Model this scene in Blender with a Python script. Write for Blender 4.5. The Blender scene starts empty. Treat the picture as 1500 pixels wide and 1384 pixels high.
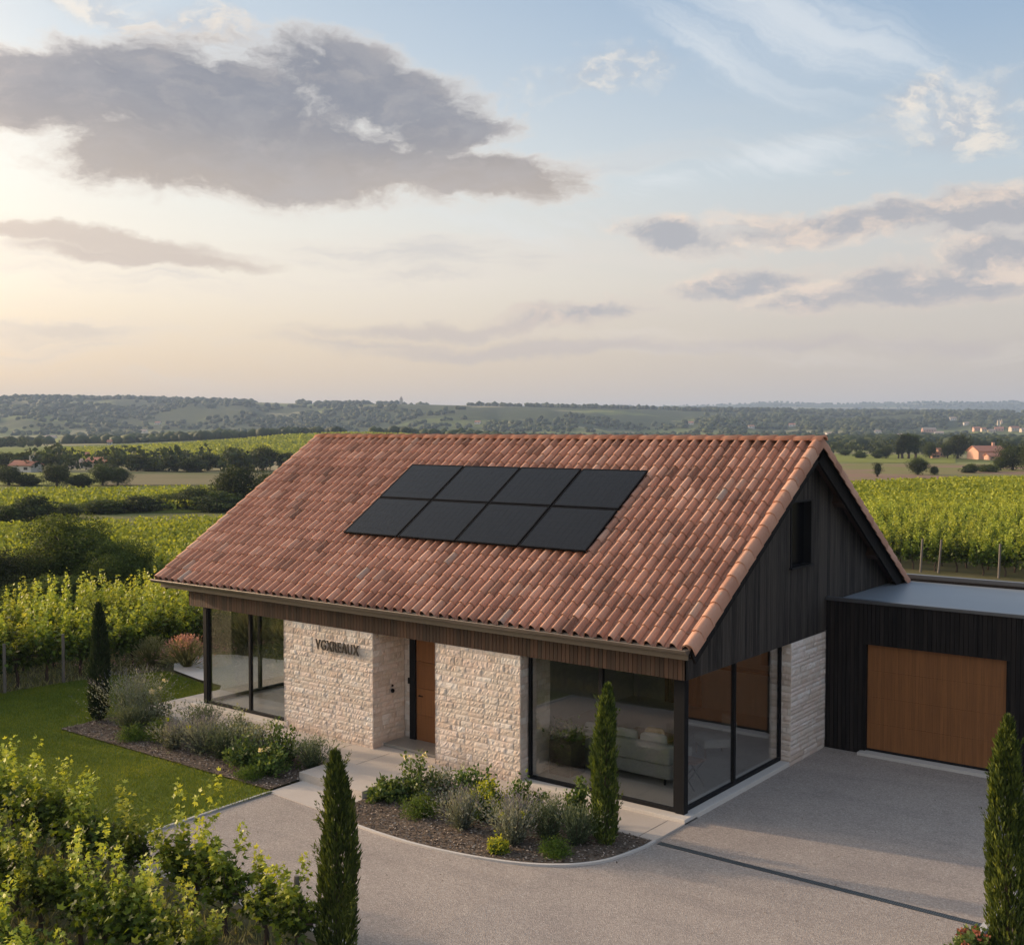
import bpy, bmesh, math, random
import numpy as np
from mathutils import Vector, Matrix

random.seed(7)
RNG = np.random.default_rng(11)
S = bpy.context.scene
COL = S.collection
R = math.radians

# ------------------------------------------------------------------ camera
YAW, PITCH, FPX = 0.6566, -0.0383, 1667.8
CAM = Vector((10.468, -18.829, 7.266))
cd = bpy.data.cameras.new('camera'); cam = bpy.data.objects.new('camera', cd); COL.objects.link(cam)
cam.location = CAM; cam.rotation_euler = (math.pi/2 + PITCH, 0, YAW)
cd.sensor_width = 36; cd.sensor_fit = 'HORIZONTAL'; cd.lens = 36*FPX/1500
cd.clip_start = 0.1; cd.clip_end = 30000
S.camera = cam
F2 = Vector((-math.sin(YAW), math.cos(YAW), 0)); R2 = Vector((math.cos(YAW), math.sin(YAW), 0))

# ------------------------------------------------------------------ node helpers
class NT:
    def __init__(s, tree): s.t = tree
    def n(s, typ, **kw):
        nd = s.t.nodes.new(typ)
        for k, v in kw.items(): setattr(nd, k, v)
        return nd
    def put(s, sock, v):
        if v is None: return
        if hasattr(v, 'is_output') or isinstance(v, bpy.types.NodeSocket): s.t.links.new(v, sock)
        else:
            if sock.type == 'RGBA' and len(v) == 3: v = (*v, 1)
            sock.default_value = v
    def m(s, op, a, b=None, c=None, clamp=False):
        nd = s.n('ShaderNodeMath', operation=op, use_clamp=clamp)
        s.put(nd.inputs[0], a); s.put(nd.inputs[1], b)
        if c is not None: s.put(nd.inputs[2], c)
        return nd.outputs[0]
    def vm(s, op, a, b=None):
        nd = s.n('ShaderNodeVectorMath', operation=op)
        s.put(nd.inputs[0], a); s.put(nd.inputs[1], b)
        return nd.outputs['Value'] if op in ('DOT_PRODUCT', 'LENGTH') else nd.outputs[0]
    def sstep(s, x, a, b, lo=0., hi=1.):
        nd = s.n('ShaderNodeMapRange', interpolation_type='SMOOTHSTEP')
        s.put(nd.inputs[0], x); s.put(nd.inputs[1], a); s.put(nd.inputs[2], b); s.put(nd.inputs[3], lo); s.put(nd.inputs[4], hi)
        return nd.outputs[0]
    def mix(s, f, a, b, mode='MIX'):
        nd = s.n('ShaderNodeMix', data_type='RGBA', blend_type=mode)
        s.put(nd.inputs[0], f); s.put(nd.inputs[6], a); s.put(nd.inputs[7], b)
        return nd.outputs[2]
    def ramp(s, f, stops, interp='LINEAR'):
        nd = s.n('ShaderNodeValToRGB'); cr = nd.color_ramp; cr.interpolation = interp
        while len(cr.elements) < len(stops): cr.elements.new(0.5)
        for e, (p, c) in zip(cr.elements, stops): e.position = p; e.color = (*c, 1)
        s.put(nd.inputs[0], f); return nd.outputs[0]
    def noise(s, vec, scale, detail=4, rough=.55, out=0, dim='3D'):
        nd = s.n('ShaderNodeTexNoise', noise_dimensions=dim)
        if vec is not None: s.put(nd.inputs['Vector'], vec)
        s.put(nd.inputs['Scale'], scale); nd.inputs['Detail'].default_value = detail; nd.inputs['Roughness'].default_value = rough
        return nd.outputs[out]
    def comb(s, x, y, z):
        nd = s.n('ShaderNodeCombineXYZ'); s.put(nd.inputs[0], x); s.put(nd.inputs[1], y); s.put(nd.inputs[2], z); return nd.outputs[0]

# ------------------------------------------------------------------ sky, sun, exposure
SUN_EL, SUN_AZ_FRONT = R(13), R(11)          # low evening sun, off to the left and a little in front of the house
sun_dir = Vector((-math.cos(SUN_EL)*math.cos(SUN_AZ_FRONT), -math.cos(SUN_EL)*math.sin(SUN_AZ_FRONT), math.sin(SUN_EL)))
sl = bpy.data.lights.new('sun', 'SUN'); sun = bpy.data.objects.new('sun', sl); COL.objects.link(sun)
sun.rotation_euler = (-sun_dir).to_track_quat('-Z', 'Y').to_euler()
sl.energy = 4.6; sl.angle = R(1.6); sl.color = (1.0, .73, .48)

def build_world():
    w = bpy.data.worlds.new('World'); S.world = w; w.use_nodes = True
    t = NT(w.node_tree); w.node_tree.nodes.clear()
    out = t.n('ShaderNodeOutputWorld'); bg = t.n('ShaderNodeBackground')
    sky = t.n('ShaderNodeTexSky', sky_type='NISHITA')
    sky.sun_disc = False; sky.sun_elevation = SUN_EL
    sky.sun_rotation = math.atan2(sun_dir.x, sun_dir.y)
    sky.altitude = 100; sky.air_density = 1.2; sky.dust_density = 2.0; sky.ozone_density = 1.2
    D = t.n('ShaderNodeTexCoord').outputs['Generated']
    f = t.vm('DOT_PRODUCT', D, tuple(F2)); r = t.vm('DOT_PRODUCT', D, tuple(R2))
    sep = t.n('ShaderNodeSeparateXYZ'); t.put(sep.inputs[0], D); z = sep.outputs[2]
    az = t.m('ARCTAN2', r, f); el = t.m('ARCSINE', z)
    az0, el0 = az, el
    W0 = t.comb(az, t.m('MULTIPLY', el, 1.6), 1.7)
    wn = t.n('ShaderNodeSeparateColor'); t.put(wn.inputs[0], t.noise(W0, 7, 6, .62, 1))
    az = t.m('ADD', az, t.m('MULTIPLY', t.m('SUBTRACT', wn.outputs[0], .5), .10)); el = t.m('ADD', el, t.m('MULTIPLY', t.m('SUBTRACT', wn.outputs[1], .5), .055))
    # thin high haze veil: colours of the evening air by height, warmer towards the sun
    e = t.m('MULTIPLY', el0, 1/0.42)
    warm = t.ramp(e, [(0, (.98, .63, .31)), (.12, (1.07, .76, .44)), (.30, (1.18, 1.03, .83)), (.52, (1.05, 1.02, .93)), (.75, (.76, .82, .86)), (1, (.56, .67, .77))])
    cool = t.ramp(e, [(0, (.64, .52, .43)), (.12, (.66, .56, .475)), (.30, (.71, .65, .59)), (.50, (.58, .66, .72)), (.75, (.38, .51, .67)), (1, (.22, .37, .60))])
    side = t.sstep(az0, -.62, .45)
    veil = t.mix(side, warm, cool)
    nish = t.mix(1.0, sky.outputs[0], (.13, .13, .13), 'MULTIPLY')
    base = t.mix(.86, nish, veil)
    # cloud coordinates with a large wobble and fine billow
    P = t.comb(az, t.m('MULTIPLY', el, 2.0), 0)
    n1 = t.noise(P, 9, 7, .60); n2 = t.noise(P, 30, 5, .6); n3 = t.noise(P, 4, 3, .5)
    wob = t.m('SUBTRACT', n3, .5)
    def c2(x, y):
        a = math.atan((x-750)/FPX); return a, math.atan((628-y)/FPX*math.cos(a))
    def blob(x, y, rx, ry, ang=0, s=1.0):
        a, h = c2(x, y); rx /= FPX; ry /= FPX
        ca, sa = math.cos(R(ang)), math.sin(R(ang))
        dx = t.m('ADD', az, -a); dy = t.m('ADD', el, -h)
        u = t.m('ADD', t.m('MULTIPLY', dx, ca/rx), t.m('MULTIPLY', dy, sa/rx))
        v = t.m('ADD', t.m('MULTIPLY', dx, -sa/ry), t.m('MULTIPLY', dy, ca/ry))
        d = t.m('ADD', t.m('MULTIPLY', u, u), t.m('MULTIPLY', v, v))
        return t.m('MULTIPLY', t.m('SUBTRACT', 1.0, t.m('SQRT', d)), s)
    def union(bl):
        o = bl[0]
        for b in bl[1:]:
            nd = t.n('ShaderNodeMath', operation='SMOOTH_MAX'); t.put(nd.inputs[0], o); t.put(nd.inputs[1], b); nd.inputs[2].default_value = .25; o = nd.outputs[0]
        return o
    n4 = t.noise(P, 75, 4, .6)
    nn = t.m('ADD', t.m('ADD', t.m('MULTIPLY', t.m('SUBTRACT', n1, .5), 2.2), t.m('MULTIPLY', t.m('SUBTRACT', n2, .5), .9)), t.m('MULTIPLY', t.m('SUBTRACT', n4, .5), .35))
    # --- dark grey stratocumulus masses
    dark = union([blob(60, 150, 190, 75, 0), blob(300, 170, 300, 105, -4), blob(480, 225, 300, 85, -5), blob(520, 130, 230, 62, -8, .9), blob(250, 235, 200, 65), blob(740, 258, 170, 44, -5, .95), blob(650, 195, 130, 50, 0, .8), blob(400, 262, 230, 40, -3, .8)])
    wisp = union([blob(110, 350, 280, 18, -5, .9), blob(230, 383, 190, 15, -3, .9)])
    dd = t.m('ADD', dark, t.m('MULTIPLY', nn, .58))
    a_dark = t.sstep(dd, -.10, .42, 0, .97)
    low = t.m('SUBTRACT', el, c2(400, 235)[1])                       # underside catches the low sun
    body = t.mix(t.sstep(low, -.035, .05), (.48, .41, .36), (.25, .265, .315))
    body = t.mix(t.sstep(n1, .38, .72), body, t.mix(.5, body, (.48, .46, .47)))
    body = t.mix(t.sstep(n2, .48, .75, 0, .35), body, (.52, .47, .45))
    c_dark = t.mix(t.sstep(dd, .02, .46), (.80, .71, .63), body)
    a_wisp = t.sstep(t.m('ADD', wisp, t.m('MULTIPLY', nn, .26)), -.05, .45, 0, .72)
    # --- bright cumulus bank, right, and its grey bases
    bank = union([blob(1270, 330, 230, 36, 3), blob(1430, 318, 150, 46, 3), blob(1110, 412, 140, 28, 3), blob(1330, 422, 220, 36, 2), blob(1470, 375, 110, 40, 5), blob(980, 350, 150, 24, -10, .8), blob(1180, 335, 120, 24, -4, .8),
                  blob(870, 462, 180, 26, 5, .7), blob(1240, 440, 200, 22, 0, .7)])
    bd = t.m('ADD', bank, t.m('MULTIPLY', nn, .62))
    a_bank = t.sstep(bd, -.08, .62, 0, .92)
    P2 = t.comb(az, t.m('ADD', t.m('MULTIPLY', el, 2.0), .022), 0)
    up = t.m('SUBTRACT', n1, t.noise(P2, 9, 7, .60))                  # lit on the upper faces
    lit = t.m('ADD', t.sstep(up, -.03, .14, 0, .75), t.sstep(bd, .60, .05, 0, .75), clamp=True)
    c_bank = t.mix(lit, (.43, .43, .46), (.92, .74, .60))
    c_bank = t.mix(t.sstep(el, .12, .06), c_bank, (.60, .50, .44))
    # flat grey-pink bands low over the horizon
    band = union([blob(640, 480, 260, 16, 2, .8), blob(800, 512, 420, 17, -1, .8), blob(560, 500, 200, 12, 0, .6), blob(1150, 505, 260, 12, 0, .6), blob(1350, 500, 300, 18, 0, .5), blob(820, 455, 120, 12, 3, .6)])
    a_band = t.sstep(t.m('ADD', band, t.m('MULTIPLY', nn, .35)), -.05, .6, 0, .55)
    # --- high pale tufts, top left and right
    tuft = union([blob(190, 28, 130, 45, -20, .7), blob(330, 55, 120, 32, -8, .7), blob(1400, 180, 160, 60, 12, .6), blob(1330, 150, 90, 20, 25, .7), blob(1425, 205, 40, 30, 0, .8),
                  blob(850, 120, 170, 35, 3, .55), blob(1225, 262, 50, 14, 8, .6)])
    td = t.m('ADD', tuft, t.m('MULTIPLY', nn, .8))
    a_tuft = t.sstep(td, .0, .9, 0, .70)
    c_tuft = t.mix(t.sstep(n2, .42, .62), (.50, .52, .57), (.98, .86, .72))
    # --- cirrus streaks
    Pc = t.comb(t.m('ADD', t.m('MULTIPLY', az, .55), t.m('MULTIPLY', el, 1.1)), t.m('ADD', t.m('MULTIPLY', el, 3.0), t.m('MULTIPLY', az, 1.4)), .3)
    nc = t.noise(Pc, 9, 8, .68)
    cir = union([blob(1060, 95, 260, 40, -27, .9), blob(1180, 50, 260, 55, -20, .9), blob(1130, 235, 260, 36, 10, .8), blob(1010, 270, 170, 26, 5, .6), blob(820, 330, 180, 40, 0, .4)])
    a_cir = t.m('MULTIPLY', t.sstep(t.m('ADD', cir, t.m('MULTIPLY', t.m('SUBTRACT', nc, .5), 2.6)), .0, 1.0), .62)
    # --- loose cloud everywhere outside the composed part of the sky
    Pg = t.vm('MULTIPLY', D, (1, 1, 2.6))
    ng = t.noise(Pg, 3.2, 7, .6)
    outside = t.sstep(t.m('ABSOLUTE', az), .5, .75)
    a_g = t.m('MULTIPLY', t.sstep(ng, .5, .64, 0, .8), t.m('MULTIPLY', outside, t.sstep(el, .02, .2)))
    # thin layered streaks right across the lower sky
    Ps = t.comb(t.m('MULTIPLY', az0, 2.2), t.m('MULTIPLY', el, 17), 5.5)
    ns = t.noise(Ps, 1.5, 6, .55)
    a_st = t.m('MULTIPLY', t.sstep(ns, .50, .72, 0, .42), t.m('MULTIPLY', t.sstep(el0, .012, .05), t.sstep(el0, .30, .17)))
    base = t.mix(a_st, base, t.mix(t.sstep(ns, .60, .74), (.86, .76, .67), (.56, .52, .53)))
    c = t.mix(a_cir, base, (.80, .83, .85))
    c = t.mix(a_tuft, c, c_tuft)
    c = t.mix(a_band, c, (.55, .47, .45))
    c = t.mix(a_bank, c, c_bank)
    c = t.mix(a_dark, c, c_dark)
    c = t.mix(a_wisp, c, (.60, .49, .42))
    c = t.mix(a_g, c, (.52, .47, .46))
    # bright aureole added round the low sun, off to the left, to light the ground
    sd = t.vm('DOT_PRODUCT', D, tuple(sun_dir))
    g1 = t.m('POWER', t.m('MAXIMUM', t.m('MULTIPLY_ADD', sd, .5, .5), 0.0), 42)
    glow = t.mix(1, t.comb(g1, g1, g1), (15, 10.6, 6.4), 'MULTIPLY')
    c = t.mix(1, c, glow, 'ADD')
    # extra brightness added to the sky overhead and behind the viewer, as fill
    k = t.m('MULTIPLY', t.sstep(f, .45, -.2), t.sstep(el, -.02, .25))
    c = t.mix(1, c, t.mix(k, (0, 0, 0), (.13, .12, .13)), 'ADD')
    t.put(bg.inputs[0], c); bg.inputs[1].default_value = SKY_K
    t.t.links.new(bg.outputs[0], out.inputs[0])
SKY_K = 1.0
build_world()
vs = S.view_settings
vs.view_transform = 'Standard'; vs.look = 'None'; vs.exposure = 0.04; vs.gamma = 1
S.render.engine = 'CYCLES'
cy = S.cycles
cy.max_bounces = 8; cy.diffuse_bounces = 3; cy.glossy_bounces = 3; cy.transmission_bounces = 4; cy.transparent_max_bounces = 12; cy.volume_bounces = 1
cy.caustics_reflective = False; cy.caustics_refractive = False

# ------------------------------------------------------------------ object helpers
def link(o, parent=None):
    COL.objects.link(o)
    if parent is not None: o.parent = parent
    return o
def tag(o, label, cat=None, group=None, kind=None):
    if label: o['label'] = label
    if cat: o['category'] = cat
    if group: o['group'] = group
    if kind: o['kind'] = kind
    return o
def empty(name, loc=(0, 0, 0), rz=0):
    o = bpy.data.objects.new(name, None); o.empty_display_size = .3; COL.objects.link(o)
    o.location = loc; o.rotation_euler = (0, 0, rz); return o
def copy_tree(o, parent=None):
    c = o.copy(); COL.objects.link(c); c.parent = parent
    for ch in list(o.children): copy_tree(ch, c)
    return c
def mesh_np(name, V, F, rnd=None, mat=None, smooth=False):
    """V (n,3), F (m,k) with one k"""
    V = np.asarray(V, np.float32); F = np.asarray(F, np.int32)
    me = bpy.data.meshes.new(name); k = F.shape[1]; m = F.shape[0]
    me.vertices.add(len(V)); me.vertices.foreach_set('co', V.ravel())
    me.loops.add(m*k); me.loops.foreach_set('vertex_index', F.ravel())
    me.polygons.add(m); me.polygons.foreach_set('loop_start', np.arange(m, dtype=np.int32)*k)
    if smooth: me.polygons.foreach_set('use_smooth', np.ones(m, bool))
    me.update(calc_edges=True)
    if rnd is not None:
        a = me.attributes.new('rnd', 'FLOAT', 'FACE'); a.data.foreach_set('value', np.asarray(rnd, np.float32))
    if mat: me.materials.append(mat)
    return me
class MB:
    def __init__(s): s.v = []; s.f = []; s.r = []
    def poly(s, pts, r=0.):
        b = len(s.v); s.v += [tuple(p) for p in pts]; s.f.append(tuple(range(b, b+len(pts)))); s.r.append(r)
    def mesh(s, v, f, r=0.):
        b = len(s.v); s.v += [tuple(p) for p in v]
        for q in f: s.f.append(tuple(b+i for i in q)); s.r.append(r)
    def box(s, x0, x1, y0, y1, z0, z1, r=0.):
        s.mesh([(x0,y0,z0),(x1,y0,z0),(x1,y1,z0),(x0,y1,z0),(x0,y0,z1),(x1,y0,z1),(x1,y1,z1),(x0,y1,z1)],
               [(0,3,2,1),(4,5,6,7),(0,1,5,4),(1,2,6,5),(2,3,7,6),(3,0,4,7)], r)
    def hexa(s, p, r=0.):   # 8 corner points, same order as box
        s.mesh(p, [(0,3,2,1),(4,5,6,7),(0,1,5,4),(1,2,6,5),(2,3,7,6),(3,0,4,7)], r)
    def tube(s, pts, rad, n=8, r=0., cap=True):
        pts = [Vector(p) for p in pts]; b = len(s.v); rr = rad if hasattr(rad, '__len__') else [rad]*len(pts)
        for i, p in enumerate(pts):
            d = (pts[min(i+1, len(pts)-1)]-pts[max(i-1, 0)]).normalized()
            a = d.cross(Vector((0, 0, 1)) if abs(d.z) < .9 else Vector((1, 0, 0))).normalized(); c = d.cross(a)
            for k in range(n):
                q = 2*math.pi*k/n; s.v.append(tuple(p+(a*math.cos(q)+c*math.sin(q))*rr[i]))
        for i in range(len(pts)-1):
            for k in range(n):
                s.f.append((b+i*n+k, b+i*n+(k+1) % n, b+(i+1)*n+(k+1) % n, b+(i+1)*n+k)); s.r.append(r)
        if cap:
            s.f.append(tuple(b+k for k in range(n))); s.r.append(r)
            s.f.append(tuple(b+(len(pts)-1)*n+k for k in range(n))[::-1]); s.r.append(r)
    def build(s, name, mat, parent=None, bevel=0, smooth=False):
        me = bpy.data.meshes.new(name); me.from_pydata(s.v, [], s.f); me.update()
        a = me.attributes.new('rnd', 'FLOAT', 'FACE'); a.data.foreach_set('value', np.array(s.r, np.float32))
        if smooth: me.polygons.foreach_set('use_smooth', np.ones(len(s.f), bool))
        me.materials.append(mat)
        o = bpy.data.objects.new(name, me); link(o, parent)
        if bevel:
            md = o.modifiers.new('bevel', 'BEVEL'); md.width = bevel; md.segments = 2; md.limit_method = 'ANGLE'
        return o
def obj(name, me, parent=None):
    return link(bpy.data.objects.new(name, me), parent)

# ------------------------------------------------------------------ materials
def mat(name, fn, rough=.7, spec=.3, metal=0, bump=0):
    m = bpy.data.materials.new(name); m.use_nodes = True
    t = NT(m.node_tree); b = m.node_tree.nodes['Principled BSDF']
    b.inputs['Roughness'].default_value = rough; b.inputs['Specular IOR Level'].default_value = spec; b.inputs['Metallic'].default_value = metal
    geo = t.n('ShaderNodeNewGeometry'); P = geo.outputs['Position']
    at = t.n('ShaderNodeAttribute', attribute_name='rnd'); rn = at.outputs['Fac']
    oi = t.n('ShaderNodeObjectInfo').outputs['Random']
    res = fn(t, P, rn, oi)
    c, h = res[0], res[1] if len(res) > 1 else None
    t.put(b.inputs['Base Color'], c)
    if len(res) > 2 and res[2] is not None: t.put(b.inputs['Roughness'], res[2])
    if h is not None:
        bp = t.n('ShaderNodeBump'); bp.inputs['Strength'].default_value = 1; bp.inputs['Distance'].default_value = bump or .01
        t.put(bp.inputs['Height'], h); t.t.links.new(bp.outputs[0], b.inputs['Normal'])
    m['t'] = 0
    return m
def leafmat(name, stops, trans=.35, rough=.6, objvar=.25, nscale=0):
    m = bpy.data.materials.new(name); m.use_nodes = True; nt = m.node_tree
    t = NT(nt); b = nt.nodes['Principled BSDF']; out = nt.nodes['Material Output']
    rn = t.n('ShaderNodeAttribute', attribute_name='rnd').outputs['Fac']
    oi = t.n('ShaderNodeObjectInfo').outputs['Random']
    if nscale:
        P = t.n('ShaderNodeNewGeometry').outputs['Position']
        rn = t.m('ADD', rn, t.m('MULTIPLY', t.m('SUBTRACT', t.noise(P, nscale, 3), .5), .7))
    c = t.ramp(rn, stops)
    hs = t.n('ShaderNodeHueSaturation'); t.put(hs.inputs['Color'], c)
    t.put(hs.inputs['Value'], t.m('ADD', 1-objvar/2, t.m('MULTIPLY', oi, objvar))); t.put(hs.inputs['Hue'], t.m('ADD', .49, t.m('MULTIPLY', oi, .02)))
    c = hs.outputs[0]
    b.inputs['Roughness'].default_value = rough; b.inputs['Specular IOR Level'].default_value = .25
    t.put(b.inputs['Base Color'], c)
    tr = t.n('ShaderNodeBsdfTranslucent'); t.put(tr.inputs[0], t.mix(1, c, (1.25, 1.15, .55), 'MULTIPLY'))
    mx = t.n('ShaderNodeMixShader'); mx.inputs[0].default_value = trans
    nt.links.new(b.outputs[0], mx.inputs[1]); nt.links.new(tr.outputs[0], mx.inputs[2]); nt.links.new(mx.outputs[0], out.inputs[0])
    return m
def plain(name, c, rough=.6, spec=.3, metal=0, var=.12, sc=6):
    def fn(t, P, rn, oi):
        n = t.noise(P, sc, 5)
        k = t.m('ADD', 1-var, t.m('MULTIPLY', n, 2*var))
        return (t.mix(1, c, t.comb(k, k, k), 'MULTIPLY'), n)
    return mat(name, fn, rough, spec, metal, .002)

def f_tile(t, P, rn, oi):
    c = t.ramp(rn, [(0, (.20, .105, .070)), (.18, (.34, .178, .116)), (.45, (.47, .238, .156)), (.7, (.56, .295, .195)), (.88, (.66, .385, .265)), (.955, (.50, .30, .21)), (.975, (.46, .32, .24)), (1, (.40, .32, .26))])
    n = t.noise(P, 1.1, 5, .6); n2 = t.noise(P, 22, 5, .65)
    c = t.mix(t.sstep(n, .40, .66, 0, .45), c, t.mix(1, c, (.62, .54, .52), 'MULTIPLY'))
    c = t.mix(t.sstep(n2, .52, .68, 0, .38), c, (.46, .34, .26))
    lich = t.m('MULTIPLY', t.sstep(t.noise(P, 3.3, 6, .7), .60, .70), t.sstep(n2, .46, .6))
    c = t.mix(t.m('MULTIPLY', lich, .6), c, (.33, .33, .27))
    c = t.mix(t.sstep(t.noise(P, 60, 3), .6, .75, 0, .35), c, (.2, .12, .09))
    return c, n2
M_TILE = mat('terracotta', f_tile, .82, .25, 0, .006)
def f_ridge(t, P, rn, oi):
    c = t.ramp(rn, [(0, (.46, .175, .095)), (1, (.62, .27, .155))]); n2 = t.noise(P, 22, 5, .6)
    return t.mix(t.sstep(n2, .5, .7, 0, .4), c, (.4, .22, .15)), n2
M_RIDGE = mat('ridge_terracotta', f_ridge, .8, .25, 0, .004)
def f_stone(t, P, rn, oi):
    c = t.ramp(rn, [(0, (.56, .46, .385)), (.25, (.64, .545, .46)), (.5, (.67, .595, .52)), (.75, (.70, .585, .51)), (1, (.76, .71, .65))])
    n = t.noise(P, 5, 6, .65); n2 = t.noise(P, 32, 5, .6)
    c = t.mix(t.sstep(n, .45, .7, 0, .5), c, (.66, .48, .38))
    c = t.mix(t.sstep(n2, .5, .72, 0, .45), c, (.78, .71, .62))
    c = t.mix(t.sstep(t.noise(P, 14, 4), .56, .75, 0, .3), c, (.46, .44, .43))
    zz = t.n('ShaderNodeSeparateXYZ'); t.put(zz.inputs[0], P)       # earth splashed up from the path
    sp = t.m('MULTIPLY', t.sstep(t.m('ADD', zz.outputs[2], t.m('MULTIPLY', n, .5)), .52, .16), .45)
    c = t.mix(sp, c, (.46, .33, .24))
    return c, n2
M_STONE = mat('split_limestone', f_stone, .9, .15, 0, .006)
def f_mortar(t, P, rn, oi): n = t.noise(P, 40, 4); return t.mix(n, (.48, .40, .33), (.60, .52, .43)), n
M_MORTAR = mat('mortar', f_mortar, .95, .1, 0, .004)
def f_board(base1, base2, warm=None):
    def fn(t, P, rn, oi):
        g = t.noise(t.vm('MULTIPLY', P, (30, 30, 1.2)), 1, 5, .6)
        c = t.mix(rn, base1, base2)
        c = t.mix(t.sstep(g, .45, .7, 0, .5), c, tuple(x*1.7+.006 for x in base2))
        return c, g
    return fn
M_DARKW = mat('charred_timber', f_board((.015, .013, .012), (.060, .050, .042)), .75, .2, 0, .003)
M_BLACKW = mat('black_timber', f_board((.007, .006, .006), (.020, .016, .014)), .75, .15, 0, .003)
def f_fascia(t, P, rn, oi):
    g = t.noise(t.vm('MULTIPLY', P, (30, 30, 1.2)), 1, 5, .6)
    c = t.mix(rn, (.050, .030, .020), (.115, .060, .036)); c = t.mix(t.sstep(g, .45, .7, 0, .5), c, (.10, .075, .05))
    return c, g
M_FASCIA = mat('weathered_timber', f_fascia, .65, .3, 0, .003)
def f_cedar(t, P, rn, oi):
    g = t.noise(t.vm('MULTIPLY', P, (45, 45, 1.5)), 1, 6, .6)
    c = t.mix(rn, (.19, .075, .024), (.27, .112, .036)); c = t.mix(t.sstep(g, .42, .68, 0, .45), c, (.12, .045, .016))
    return c, g
M_CEDAR = mat('cedar', f_cedar, .55, .35, 0, .002)
M_METAL = plain('black_metal', (.011, .011, .012), .55, .12, 0)
M_GUTTER = plain('grey_brown_gutter', (.19, .155, .125), .36, .5, .35, .12, 9)
M_FLASH = plain('grey_flashing', (.13, .135, .145), .32, .5, .6)
M_SOFFIT = plain('soffit_timber', (.055, .035, .025), .7)
M_UNDER = plain('roof_underlay', (.06, .035, .028), .9)
def f_concrete(c1, c2, joints=None):
    def fn(t, P, rn, oi):
        n = t.noise(P, 1.6, 6, .6); n2 = t.noise(P, 38, 4)
        c = t.mix(n, c1, c2); c = t.mix(t.sstep(n2, .45, .75, 0, .35), c, tuple(x*.72 for x in c1)); return c, n2
    return fn
M_PAVE = mat('pale_paving', f_concrete((.44, .385, .335), (.54, .49, .44)), .75, .25, 0, .002)
M_SILL = mat('sill_stone', f_concrete((.56, .51, .45), (.66, .62, .57)), .7, .25, 0, .002)
M_KERB = mat('kerb_stone', f_concrete((.46, .43, .40), (.58, .55, .51)), .8, .2, 0, .002)
def f_drive(t, P, rn, oi):
    v = t.n('ShaderNodeTexVoronoi'); t.put(v.inputs['Vector'], P); v.inputs['Scale'].default_value = 52
    sep = t.n('ShaderNodeSeparateColor'); t.put(sep.inputs[0], v.outputs['Color'])
    c = t.ramp(sep.outputs[0], [(0, (.26, .22, .192)), (.3, (.315, .27, .236)), (.6, (.355, .305, .266)), (.85, (.40, .345, .30)), (1, (.46, .41, .36))])
    n = t.noise(P, .8, 5, .6); c = t.mix(t.sstep(n, .4, .7, 0, .30), c, t.mix(1, c, (.70, .70, .73), 'MULTIPLY'))
    n4 = t.noise(t.vm('MULTIPLY', P, (.25, 1.3, 1)), 1.4, 4, .6)     # faint tyre-worn bands, deepened to stand for long soft shadow streaks
    c = t.mix(t.sstep(n4, .48, .66, 0, .34), c, t.mix(1, c, (.72, .73, .76), 'MULTIPLY'))
    st = t.sstep(t.noise(P, 1.9, 6, .7), .60, .68, 0, .22); c = t.mix(st, c, (.15, .13, .115))          # old damp stains
    st2 = t.sstep(t.noise(P, 6.5, 4, .6), .66, .72, 0, .25); c = t.mix(st2, c, (.44, .39, .33))
    return c, v.outputs['Distance']
M_DRIVE = mat('exposed_aggregate', f_drive, .85, .2, 0, .006)
def f_lawn(t, P, rn, oi):
    n = t.noise(P, 1.3, 5, .6); n2 = t.noise(P, 30, 4); c = t.mix(n, (.075, .115, .012), (.13, .17, .02))
    return t.mix(t.sstep(n2, .4, .7, 0, .5), c, (.04, .07, .010)), n2
M_LAWN = mat('lawn_turf', f_lawn, .9, .15, 0, .03)
M_BLADE = leafmat('grass_blades', [(0, (.070, .105, .010)), (.5, (.140, .180, .018)), (1, (.27, .28, .035))], .4, .6, 0, 1.2)
def f_soil(t, P, rn, oi):
    n = t.noise(P, 2, 6, .65); n2 = t.noise(P, 45, 5, .7); c = t.mix(n, (.11, .085, .066), (.18, .145, .115))
    return t.mix(t.sstep(n2, .48, .7, 0, .6), c, (.22, .17, .13)), n2
M_SOIL = mat('bed_mulch', f_soil, .95, .1, 0, .03)
def f_chip(t, P, rn, oi): return (t.ramp(rn, [(0, (.055, .038, .028)), (.4, (.14, .10, .075)), (.75, (.24, .185, .145)), (1, (.42, .36, .30))]),)
M_CHIP = mat('bark_chips', f_chip, .9, .1)
M_FLATROOF = plain('flat_roof_membrane', (.20, .225, .25), .42, .4, 0, .08, 1.5)
def f_panel(t, P, rn, oi):
    n = t.noise(P, 60, 2); return t.mix(n, (.008, .007, .008), (.012, .0105, .011)), None, None
M_PANEL = mat('solar_glass', f_panel, .16, .17)
M_PCELL = plain('cell_line', (.012, .012, .014), .4)
M_PFRAME = plain('panel_frame', (.003, .003, .004), .6, .08)
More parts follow.
